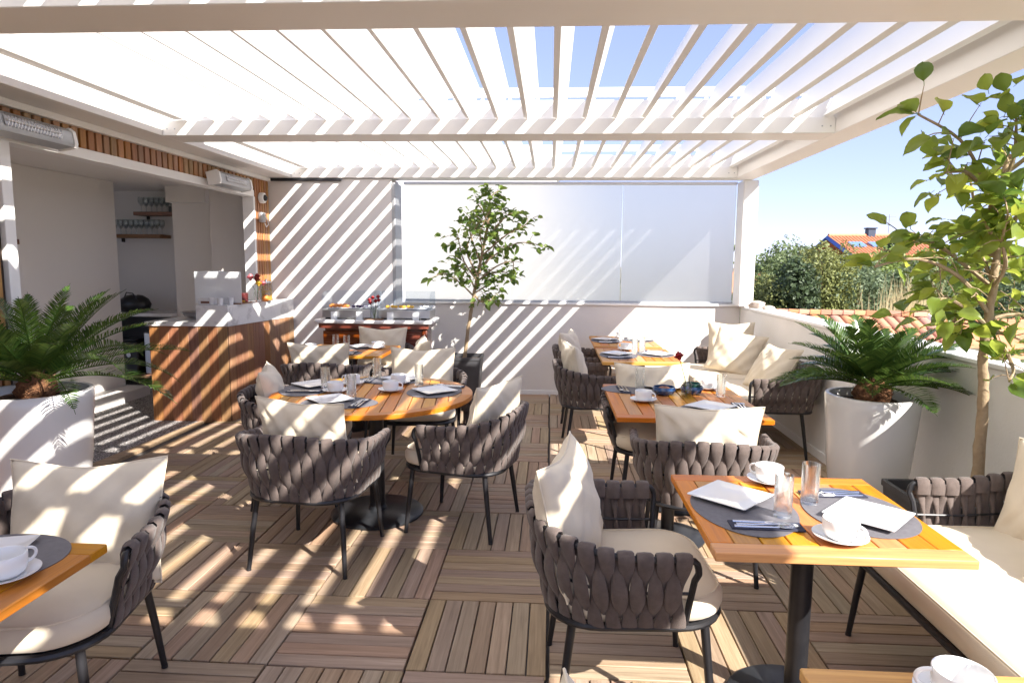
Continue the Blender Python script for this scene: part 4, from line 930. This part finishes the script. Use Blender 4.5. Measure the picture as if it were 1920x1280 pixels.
def leaf_mesh(L, W_, cup, seed):
    m = MB(); K = 6; vs = []
    for k in range(K+1):
        u = k/K; wd = W_*math.sin(PI*u**.85)**.75*(1 if 0 < k < K else .02); x = L*u; z = -cup*L*u*u
        for j in (-1, -.5, 0, .5, 1): vs.append((x, wd*j*.5+.0001*j, z+abs(j)**1.5*wd*.22+.004*math.sin(u*9+j*2+seed)))
    fs = [(k*5+j, k*5+j+1, k*5+j+6, k*5+j+5) for k in range(K) for j in range(4)]
    m.add(vs, fs, 0); m.tube([(-.02, 0, .004), (0, 0, 0)], .0012, 4); return m
def leaf_set(mt): return [leaf_mesh(.090, .062, .25, 1).mesh('leaf', mt, True, 60), leaf_mesh(.078, .055, .05, 2).mesh('leaf', mt, True, 60), leaf_mesh(.10, .066, .4, 3).mesh('leaf', mt, True, 60)]
def small_tree(name, label, loc, trunk, branches, leaves_n, mt, seed, lsize=1.0, tr=(.028, .018), extra=0):
    t = thing(name, label, 'tree', loc); O = Vector(loc); r = np.random.default_rng(seed); rnd = random.Random(seed)
    T = [Vector(p)-O for p in trunk]
    def smooth(P, n=5):
        out = []
        for i in range(len(P)-1):
            p0, p1, p2, p3 = P[max(i-1, 0)], P[i], P[i+1], P[min(i+2, len(P)-1)]
            for k in range(n):
                u = k/n; out.append(.5*((2*p1)+(p2-p0)*u+(2*p0-5*p1+4*p2-p3)*u*u+(3*p1-p0-3*p2+p3)*u**3))
        return out+[P[-1]]
    TS = smooth(T); n = len(TS)
    link('trunk', MB().tube([p+Vector((rnd.gauss(0, .002), rnd.gauss(0, .002), 0)) for p in TS], [tr[0]+(tr[1]-tr[0])*k/n+.0015*math.sin(k*2.1) for k in range(n)], 10).mesh('trunk', M_BARK), t)
    twigs = []
    for br in branches:
        P = smooth([Vector(p)-O for p in br], 4); m = len(P)
        link('branch', MB().tube(P, [.009*(1-.75*k/m)+.0018 for k in range(m)], 6).mesh('branch', M_BARK), t)
        twigs.append(P)
    sub = []
    for P in twigs:
        for k in range(2, len(P)):
            if rnd.random() < .75:
                d = Vector((r.normal(), r.normal(), r.normal()*.7+.25)).normalized(); L = rnd.uniform(.07, .19); q = P[k]
                sub.append([q, q+d*L*.5+Vector((0, 0, .01)), q+d*L])
    tm = MB()
    for P in sub: tm.tube(P, [.003, .0025, .0012], 4)
    o = link('twigs', tm.mesh('twigs', M_BARK), t); o['kind'] = 'stuff'
    LS = leaf_set(mt); spots = []
    for P in sub:
        for f in (.45, .7, .9, 1.0): spots.append((P[0].lerp(P[2], f), (P[2]-P[0]).normalized()))
    for P in twigs:
        for _ in range(3): spots.append((P[-1], (P[-1]-P[-2]).normalized()))
        for k in range(len(P)//2, len(P)-1): spots.append((P[k], (P[k+1]-P[k]).normalized()))
    rnd.shuffle(spots)
    for k in range(leaves_n):
        p, d = spots[k % len(spots)]
        v = (d*.8+Vector((r.normal(), r.normal(), r.normal()*.6-.1))*.75).normalized()
        q = v.to_track_quat('X', 'Z') @ Matrix.Rotation(rnd.uniform(-.9, .9), 4, 'X').to_quaternion()
        link('leaf', LS[k % 3], t, p+v*.018, q.to_euler(), lsize*rnd.uniform(.72, 1.15))
    m = MB(); src = LS[0]; co = [v.co.copy() for v in src.vertices]; fc_ = [tuple(p.vertices) for p in src.polygons]
    for k in range(extra):
        p, d = spots[rnd.randrange(len(spots))]; p = p+Vector((r.normal(), r.normal(), r.normal()))*.03
        v = (d*.5+Vector((r.normal(), r.normal(), r.normal()*.6-.1))*.85).normalized(); q = (v.to_track_quat('X', 'Z') @ Matrix.Rotation(rnd.uniform(-.9, .9), 4, 'X').to_quaternion()); sc2 = lsize*rnd.uniform(.6, 1.0)
        m.add([p+v*.018+(q @ c)*sc2 for c in co], fc_, rnd.random())
    o = link('inner_leaves', m.mesh('inner_leaves', mt, True, 60), t); o['kind'] = 'stuff'
    return t
def planter(label, x, y, wt, wb, h, rot=0):
    t = thing('square_planter', label, 'planter', (x, y, 0), rot)
    link('shell', MB().loft([[(px, py, z) for px, py in rrect(w_, w_, .012, 3)] for w_, z in [(wb, 0), (wt, h-.03), (wt+.012, h-.03), (wt+.012, h), (wt-.03, h), (wt-.035, h-.06)]], True, False).mesh('sp', M_DARK, True, 30), t)
    link('soil', slab(MB(), wt-.04, wt-.04, .01, [(0, h-.07), (.02, h-.045), (.08, h-.04)]).mesh('soil', M_SOIL), t); return t
planter('tapered dark grey planter with the small tree at the far wall', -.99, 7.55, .40, .32, .53)
Yc = 7.52
tr_ = [at(871, 672, Yc), at(876, 630, Yc), at(883, 585, Yc), at(888, 555, Yc), at(895, 520, Yc), at(905, 470, Yc), at(915, 420, Yc), at(918, 395, Yc)]
def A3(lst, y0, y1): return [at(x, y, y0+(y1-y0)*k/(len(lst)-1)) for k, (x, y) in enumerate(lst)]
br_ = [A3([(888, 555), (868, 535), (848, 520), (832, 512)], Yc, Yc-.15), A3([(889, 550), (905, 540), (925, 528), (935, 520)], Yc, Yc+.1), A3([(892, 530), (930, 500), (960, 490), (962, 505)], Yc, Yc-.2),
       A3([(893, 525), (870, 490), (862, 460), (858, 440)], Yc, Yc-.1), A3([(898, 500), (940, 470), (975, 455), (1005, 458)], Yc, Yc), A3([(903, 480), (950, 440), (980, 425), (992, 415)], Yc, Yc-.1),
       A3([(900, 490), (885, 450), (880, 425), (885, 410)], Yc, Yc+.2), A3([(910, 450), (935, 420), (950, 405), (962, 400)], Yc, Yc-.1), A3([(915, 420), (905, 395), (895, 380), (905, 365)], Yc, Yc), A3([(918, 400), (918, 380), (924, 365), (935, 358)], Yc, Yc),
       A3([(896, 515), (920, 480), (930, 450), (935, 430)], Yc, Yc+.25), A3([(894, 520), (905, 470), (900, 440), (915, 400)], Yc, Yc-.3), A3([(895, 515), (875, 470), (890, 430), (905, 410)], Yc, Yc-.25), A3([(889, 550), (900, 565), (915, 563), (930, 566)], Yc, Yc-.1),
       A3([(892, 530), (915, 515), (945, 510), (960, 520)], Yc, Yc+.2), A3([(890, 540), (880, 520), (865, 500), (850, 500)], Yc, Yc+.2)]
small_tree('ornamental_tree', 'slim potted tree with leaning trunk in front of the frosted glass', (tr_[0].x, tr_[0].y, .45), tr_, br_, 295, M_LEAF2, 5, 1.0, (.022, .014), 420)
planter('dark square planter hidden behind the arm of the foreground sofa', 1.93, 3.24, .40, .34, .50)
Yr = 3.15
tr_ = [at(1832, 900, Yr), at(1838, 820, Yr), at(1845, 740, Yr), at(1843, 680, Yr), at(1850, 620, Yr), at(1862, 540, Yr), at(1870, 470, Yr), at(1868, 400, Yr), at(1878, 350, Yr), at(1895, 290, Yr)]
br_ = [A3([(1868, 420), (1840, 330), (1800, 262), (1722, 215)], Yr, Yr-.25), A3([(1850, 360), (1815, 325), (1790, 322), (1772, 325)], Yr, Yr-.2), A3([(1855, 590), (1800, 520), (1720, 485), (1640, 500)], Yr, Yr-.2),
       A3([(1850, 610), (1800, 570), (1765, 560), (1745, 590)], Yr, Yr-.1), A3([(1862, 540), (1800, 490), (1750, 455), (1705, 455)], Yr, Yr+.1), A3([(1848, 640), (1880, 650), (1900, 690), (1892, 715)], Yr, Yr-.2),
       A3([(1862, 530), (1840, 480), (1815, 440), (1800, 420)], Yr, Yr+.2), A3([(1870, 470), (1900, 420), (1920, 380), (1950, 350)], Yr, Yr-.2), A3([(1868, 430), (1835, 400), (1825, 370), (1820, 340)], Yr, Yr+.2),
       A3([(1875, 350), (1900, 300), (1905, 250), (1905, 215)], Yr, Yr-.2), A3([(1855, 600), (1890, 590), (1930, 590), (1960, 580)], Yr, Yr), A3([(1850, 620), (1820, 600), (1790, 600), (1775, 620)], Yr, Yr+.2),
       A3([(1865, 500), (1900, 500), (1940, 480), (1980, 470)], Yr, Yr+.1), A3([(1870, 450), (1850, 420), (1860, 370), (1850, 340)], Yr, Yr-.25), A3([(1878, 330), (1930, 290), (1960, 240), (1980, 200)], Yr, Yr),
       A3([(1862, 540), (1885, 500), (1880, 450), (1890, 400)], Yr, Yr-.3), A3([(1850, 620), (1900, 630), (1930, 650), (1945, 680)], Yr, Yr), A3([(1866, 480), (1830, 470), (1840, 500), (1815, 530)], Yr, Yr+.25)]
small_tree('ornamental_tree', 'tall potted tree with big bright leaves rising at the right edge of the picture', (tr_[0].x, tr_[0].y, .44), tr_, br_, 295, M_LEAF, 9, 1.2, (.026, .010), 160)

# stones on the parapet corner
for k, (x, y, s, lab) in enumerate([(2.33, 7.62, .09, 'larger rough pale stone lying on the parapet by the corner post'), (2.37, 7.35, .05, 'smaller rough pale stone lying on the parapet in front of the larger one')]):
    m = MB(); rr = np.random.default_rng(k)
    m.loft([[(s*q*math.cos(a)*(1+.18*math.sin(3*a+z*40)), s*q*1.3*math.sin(a)*(1+.15*math.cos(4*a)), z*s) for a in np.linspace(0, 2*PI, 14, False)] for q, z in ((.8, 0), (1, .3), (.8, .7), (.3, .9))])
    put('loose_stone', m.mesh('st', M_STONE), x, y, 1.1125, k, lab, 'stone')

# ================================================================== NEIGHBOURHOOD
def leaf_cloud(blobs, n, size, seed):
    r = np.random.default_rng(seed); B = np.array(blobs, float); wts = (B[:, 3]**2*B[:, 4]); wts /= wts.sum()
    b = r.choice(len(B), n, p=wts); d = r.normal(size=(n, 3)); d /= np.linalg.norm(d, axis=1)[:, None]
    rad = 1-np.abs(r.normal(0, .16, n)); rad *= 1+.10*np.sin(d[:, 0]*7+b)+.08*np.sin(d[:, 1]*9+d[:, 2]*6)
    P = B[b, :3]+d*np.stack([B[b, 3], B[b, 3], B[b, 4]], 1)*rad[:, None]
    a = d+r.normal(0, .8, (n, 3)); a /= np.linalg.norm(a, axis=1)[:, None]
    t = np.cross(a, r.normal(size=(n, 3))); t /= np.linalg.norm(t, axis=1)[:, None]; u = np.cross(a, t); s = size*r.uniform(.6, 1.4, n)[:, None]
    V = np.stack([P-t*s*.5, P+u*s*.32, P+t*s*.6, P-u*s*.32], 1).reshape(-1, 3)
    me = bpy.data.meshes.new('crown'); me.vertices.add(4*n); me.vertices.foreach_set('co', V.ravel())
    me.loops.add(4*n); me.loops.foreach_set('vertex_index', np.arange(4*n)); me.polygons.add(n); me.polygons.foreach_set('loop_start', np.arange(n)*4)
    me.update(); at_ = me.attributes.new('rnd', 'FLOAT', 'FACE'); at_.data.foreach_set('value', r.random(n)); return me
def yard_tree(label, px, ptop, pbot, y, wpx, mt, seed, n=7000, size=.15, nb=15, conif=False, name='garden_tree'):
    top = at(px, ptop, y); bot = at(px, pbot, y); R_ = wpx/FPX*y/2*1.3; H_ = (top.z-bot.z)*1.05
    t = thing(name, label, 'tree', (top.x, y, -7)); r = np.random.default_rng(seed)
    cz = top.z-H_/2+7; bl = []
    for k in range(nb):
        d = r.normal(size=3); d /= np.linalg.norm(d); q = r.uniform(.35, .72); rr = r.uniform(.34, .56)
        bl.append((d[0]*R_*q*(1-rr*.3), d[1]*R_*q, cz+d[2]*(H_/2)*q, R_*rr, H_/2*rr))
    bl.append((0, 0, cz, R_*.55, H_*.3))
    # the tip reaches the measured height
    bl.append((r.normal()*R_*.2, 0, 7+top.z-H_*.16, R_*.32, H_*.16))
    me = leaf_cloud(bl, n, size, seed); me.materials.append(mt); link('crown', me, t)
    link('trunk', MB().tube([(0, 0, 0), (.1, 0, cz*.4), (0, .1, cz*.8), (.05, 0, cz*1.05)], [.28, .22, .16, .06], 8).mesh('trunk', M_BARK), t)
    for k in range(6):
        b = bl[k]; link('limb', MB().tube([(0, .05, cz*(.45+.06*k)), (b[0]*.5, b[1]*.5, (cz*(.5+.06*k)+b[2])/2), b[:3]], [.11, .08, .03], 6).mesh('limb', M_BARK), t)
    return t
yard_tree('broad olive green tree right beside the white post of the pergola', 1462, 452, 600, 34, 150, M_F[2], 21, 11000)
yard_tree('yellow green bush low beside the white post of the pergola', 1440, 512, 640, 26, 130, M_F[0], 22, 12000, .11, name='garden_shrub')
yard_tree('thin airy treetop sticking up left of the blue edged roof', 1500, 436, 520, 44, 70, M_F[3], 23, 900, .22, 7)
yard_tree('dark green tree between the bright ones near the roof', 1500, 476, 640, 25, 80, M_F[1], 24, 9000)
yard_tree('tall yellow green tree in front of the left end of the orange roof', 1550, 452, 640, 28, 110, M_F[0], 25, 13000, .12)
yard_tree('big grey green tree in the middle below the orange roof', 1618, 478, 640, 29, 170, M_F[3], 26, 14000, .13)
yard_tree('dark conical evergreen standing before the right end of the orange roof', 1678, 442, 600, 38, 48, M_F[1], 27, 3500, .2, 9)
yard_tree('bright green rounded tree right of the skylights', 1650, 462, 620, 36, 100, M_F[4], 28, 9000, .15)
yard_tree('bright green tree far right behind the potted tree', 1760, 458, 620, 36, 150, M_F[4], 29, 10000, .15)
yard_tree('mid green tree behind the lower right leaves', 1720, 490, 640, 29, 110, M_F[2], 30, 9000, .13)
yard_tree('large dark tree at the right edge behind the potted tree', 1850, 478, 660, 30, 170, M_F[1], 31, 12000, .14)
yard_tree('grey green tree at the right edge further back', 1930, 470, 640, 40, 190, M_F[3], 32, 5200, .22)
yard_tree('dim tree seen blurred through the left frosted panel', 800, 400, 640, 17, 160, M_F[1], 33, 2500, .22)
# far hedge line closing the gaps
hb = [(at(x, 500, 62).x, 62+3*math.sin(x), -1.5+1.2*math.sin(x*.7), 4.5, 3.6) for x in range(1250, 2400, 42)]
me = leaf_cloud(hb, 14000, .45, 50); me.materials.append(M_F[2]); o = link('distant_wood', me); o['kind'] = 'stuff'; o['label'] = 'distant belt of green woodland behind the garden trees'; o['category'] = 'trees'
# orange roofed house with blue trim
def pt(px, py, y): return at(px, py, y)
Yh = 55; R0 = pt(1553, 447, Yh); R1 = pt(1722, 447, Yh+1); E0 = pt(1600, 482, Yh-6); E1 = pt(1762, 482, Yh-5)
h = thing('orange_roof_house', 'house with bright orange tiled roof and blue bargeboard beyond the trees', 'house', (R0.x, R0.y, -7)); HO = Vector((R0.x, R0.y, -7))
def quad_slab(P, th, n_): return MB().loft([[p-HO for p in P], [p-HO+n_*th for p in P]], rnd=0)
roof = link('roof', quad_slab([E0, E1, R1, R0], .18, Vector((0, 0, 1))).mesh('hr', M_TERRA, False), h)
Bk0 = R0+Vector((0, 6, -2.0)); Bk1 = R1+Vector((0, 6, -2.0)); link('roof', quad_slab([R0+Vector((0, .02, 0)), R1+Vector((0, .02, 0)), Bk1, Bk0], .18, Vector((0, 0, 1))).mesh('hr2', M_TERRA, False), h)
D = (R1-R0)/26
for k in range(27): link('tile_row', MB().tube([E0+(E1-E0)*k/26-HO+Vector((0, 0, .19)), R0+D*k-HO+Vector((0, 0, .19))], .07, 5).mesh('row', M_TERRA), h)
link('bargeboard', MB().tube([E0-HO+Vector((-.1, 0, .05)), R0-HO+Vector((-.1, 0, .05)), Bk0-HO+Vector((-.1, 0, .05))], .17, 4).mesh('bb', M_BLUET), h)
link('ridge', MB().tube([R0-HO+Vector((0, 0, .22)), R1-HO+Vector((0, 0, .22))], .16, 8).mesh('rg', M_TERRA), h)
link('wall', MB().box(.5, (R1-R0).x+1.5, -4.6, 4.5, 0, E0.z+7-.25, .05).mesh('hw', M_STUCCO), h)
for k, px in enumerate((1600, 1638)):
    c = pt(px, 466-3*k, Yh-3)-HO; f = (px-1553)/170; 
    nrm = (E1-E0).cross(R0-E0).normalized(); base = E0.lerp(R0, .45)+(E1-E0)*(.18+.24*k)-HO+nrm*.25
    ex = (E1-E0).normalized(); ey = (R0-E0).normalized()
    P = [base-ex*.55-ey*.6, base+ex*.55-ey*.6, base+ex*.55+ey*.6, base-ex*.55+ey*.6]
    link('skylight', MB().loft([P, [p+nrm*.12 for p in P]], rnd=0).mesh('sk', mat('skylight_glass'+str(k), (.15, .28, .5), .1), False), h)
c = R0+(R1-R0)*.46-HO
link('chimney', MB().box(c.x-.3, c.x+.3, c.y-.3, c.y+.3, c.z-.2, c.z+.75, .03).box(c.x-.38, c.x+.38, c.y-.38, c.y+.38, c.z+.751, c.z+.85, .02).mesh('ch', mat('slate_chimney', (.04, .06, .10), .6)), h)
c = R0+(R1-R0)*.66-HO
link('antenna', MB().tube([(c.x, c.y, c.z), (c.x, c.y, c.z+1.9)], .03, 5).tube([(c.x-.5, c.y, c.z+1.75), (c.x+.5, c.y, c.z+1.75)], .02, 4).tube([(c.x-.35, c.y, c.z+1.45), (c.x+.35, c.y, c.z+1.45)], .02, 4).mesh('an', M_ALU), h)
# second, lower roof glimpsed at the far right and left
def plain_house(label, x, y, w_, d_, zr, ze, mt, wins=3, name='far_house'):
    t = thing(name, label, 'house', (x, y, -7)); H0 = 7
    link('wall', MB().box(0, w_, 0, d_, 0, H0+ze, .05).mesh('w', M_STUCCO), t)
    m = MB(); m.loft([[(xx, -.4, H0+ze), (xx, d_/2, H0+zr), (xx, d_+.4, H0+ze), (xx, d_+.4, H0+ze+.15), (xx, d_/2, H0+zr+.18), (xx, -.4, H0+ze+.15)] for xx in (-.4, w_+.4)]); link('roof', m.mesh('rf', mt, False), t)
    for k in range(wins):
        f = link('window', MB().box(w_*(k+.5)/wins-.45, w_*(k+.5)/wins+.45, -.06, -.001, H0+ze-1.9, H0+ze-.6, .01).mesh('wn', M_WHITE), t)
        link('pane', MB().box(w_*(k+.5)/wins-.38, w_*(k+.5)/wins+.38, -.075, -.061, H0+ze-1.83, H0+ze-.67, 0).mesh('pn', M_DGLASS, False), f)
    return t
plain_house('pale house with reddish roof half hidden behind the leftmost trees', at(1395, 500, 40).x, 42, 6, 6, .9, -.3, M_TERRA)
plain_house('pale house half hidden in the trees at the far right', at(1770, 560, 33).x, 34, 5, 6, -.1, -1.2, M_TERRA)
# sunlit pale building seen blurred through the frosted glass
M_PALE = mottled('pale_render', (.52, .515, .51), (.56, .555, .55), 1, .9, .2, 30, .01)
wb = thing('pale_building', 'pale sunlit building showing as a white haze through the left frosted panels', 'building', (-9.5, 15.5, -7))
link('wall', MB().box(0, 9.6, 0, 6, 0, 10.9, .05).mesh('wb', M_PALE), wb); link('parapet', MB().box(-.1, 9.7, -.1, 6.1, 10.901, 11.2, .03).mesh('wb', M_WHITE), wb)
for k in range(3):
    f = link('window', MB().box(1.2+3*k, 2.3+3*k, -.06, -.001, 6.2, 7.5, .01).mesh('wn', M_WHITE), wb); link('pane', MB().box(1.28+3*k, 2.22+3*k, -.08, -.061, 6.28, 7.42, 0).mesh('pn', M_DGLASS, False), f)
# neighbouring tiled roof just below the parapet
nr = thing('tiled_roof', 'neighbouring terracotta tiled roof with a rounded ridge seen just over the parapet', 'roof', (0, 0, 0))
ra, rb = at(1440, 590, 11), at(1735, 596, 10.2); slope = Vector((.1, -2.6, -1.25)); rd = (rb-ra); 
link('underlay', MB().loft([[ra, rb, rb+slope, ra+slope], [p+Vector((0, 0, -.12)) for p in (ra, rb, rb+slope, ra+slope)]][::-1], rnd=0).mesh('ul', M_TERRA, False), nr)
link('back_slope', MB().loft([[ra, rb, rb+Vector((0, 2.6, -1.25)), ra+Vector((0, 2.6, -1.25))], [p+Vector((0, 0, -.12)) for p in (ra, rb, rb+Vector((0, 2.6, -1.25)), ra+Vector((0, 2.6, -1.25)))]], rnd=0).mesh('ul', M_TERRA, False), nr)
ncol = 15; rows = 8; cw_ = rd.length/ncol; sl = slope.length/rows; sdir = slope.normalized(); rdir = rd.normalized(); nn_ = rdir.cross(sdir).normalized(); nn_ = nn_ if nn_.z > 0 else -nn_
tm = MB(); K = 5
tm.loft([[(u*sl*1.12, cw_*.5*math.cos(PI*k/K), cw_*.30*math.sin(PI*k/K)*(1-.15*u)+.02*u) for k in range(K+1)]+[(u*sl*1.12, cw_*.42*math.cos(PI*k/K), cw_*.24*math.sin(PI*k/K)*(1-.15*u)) for k in range(K, -1, -1)] for u in (0, 1)], rnd=0)
tme = tm.mesh('roof_tile', wood('terracotta_tile', (.40, .17, .10), (.50, .235, .14), (.58, .30, .19), .8, 'x', .6, .4))
Rm = Matrix((sdir, rdir, nn_)).transposed().to_4x4()
for c_ in range(ncol):
    for q in range(rows):
        o = link('roof_tile', tme, nr, ra+rdir*cw_*(c_+.5)+sdir*sl*q+nn_*.015, Rm.to_euler())
        o.rotation_euler.x += random.uniform(-.02, .02)
rt_me = MB().loft([[(u*rd.length/14*1.06, 0.10*math.cos(PI*k/6)*(1-.12*u), .075*math.sin(PI*k/6)*(1-.12*u)) for k in range(7)] for u in (0, 1)], rnd=0).mesh('ridge_tile', tme.materials[0])
ang = math.atan2(rd.y, rd.x)
for k in range(14): link('ridge_tile', rt_me, nr, ra+rd*k/14+Vector((0, 0, .03)), (0, -math.asin(rd.z/rd.length), ang))
link('verge', MB().tube([rb+Vector((.05, 0, .02)), rb+slope+Vector((.05, 0, .02))], .06, 6).mesh('vg', M_STUCCO), nr)
link('house_wall', MB().box(ra.x, rb.x, ra.y-2.3, ra.y+2, -7, ra.z-1.35, 0).mesh('hw', M_STUCCO, False), nr)
plain_house('small roof with terracotta covering low behind the potted tree at right', at(1790, 640, 12).x, 12.5, 3.2, 3, .35, -.5, M_TERRA, 2, 'outbuilding')
# dry grasses beyond the roof
r = np.random.default_rng(77); gm = MB()
for k in range(420):
    c = at(1700+r.normal(0, 32), 610, 13.5+r.normal(0, .5)); hh = abs(r.normal(.75, .25)); d = Vector((r.normal(0, .16), r.normal(0, .1), 0)); s_ = Vector((.006, 0, 0)); b = Vector((c.x, c.y, c.z-.5))
    gm.add([b-s_, b+s_, b+d*.4+Vector((0, 0, hh*.7))+s_, b+d*.4+Vector((0, 0, hh*.7))-s_, b+d+Vector((0, 0, hh+.35))], [(0, 1, 2, 3), (3, 2, 4)])
o = link('dry_grass', gm.mesh('dry_grass', M_F[5], False)); o['kind'] = 'stuff'; o['label'] = 'tall dry straw coloured grasses behind the tiled roof'; o['category'] = 'grass'
struct('grass_terrace', MB().box(at(1560, 600, 13).x, at(1850, 600, 13).x, 12.3, 15.5, -7, .05, .02).mesh('gt', M_GRND))
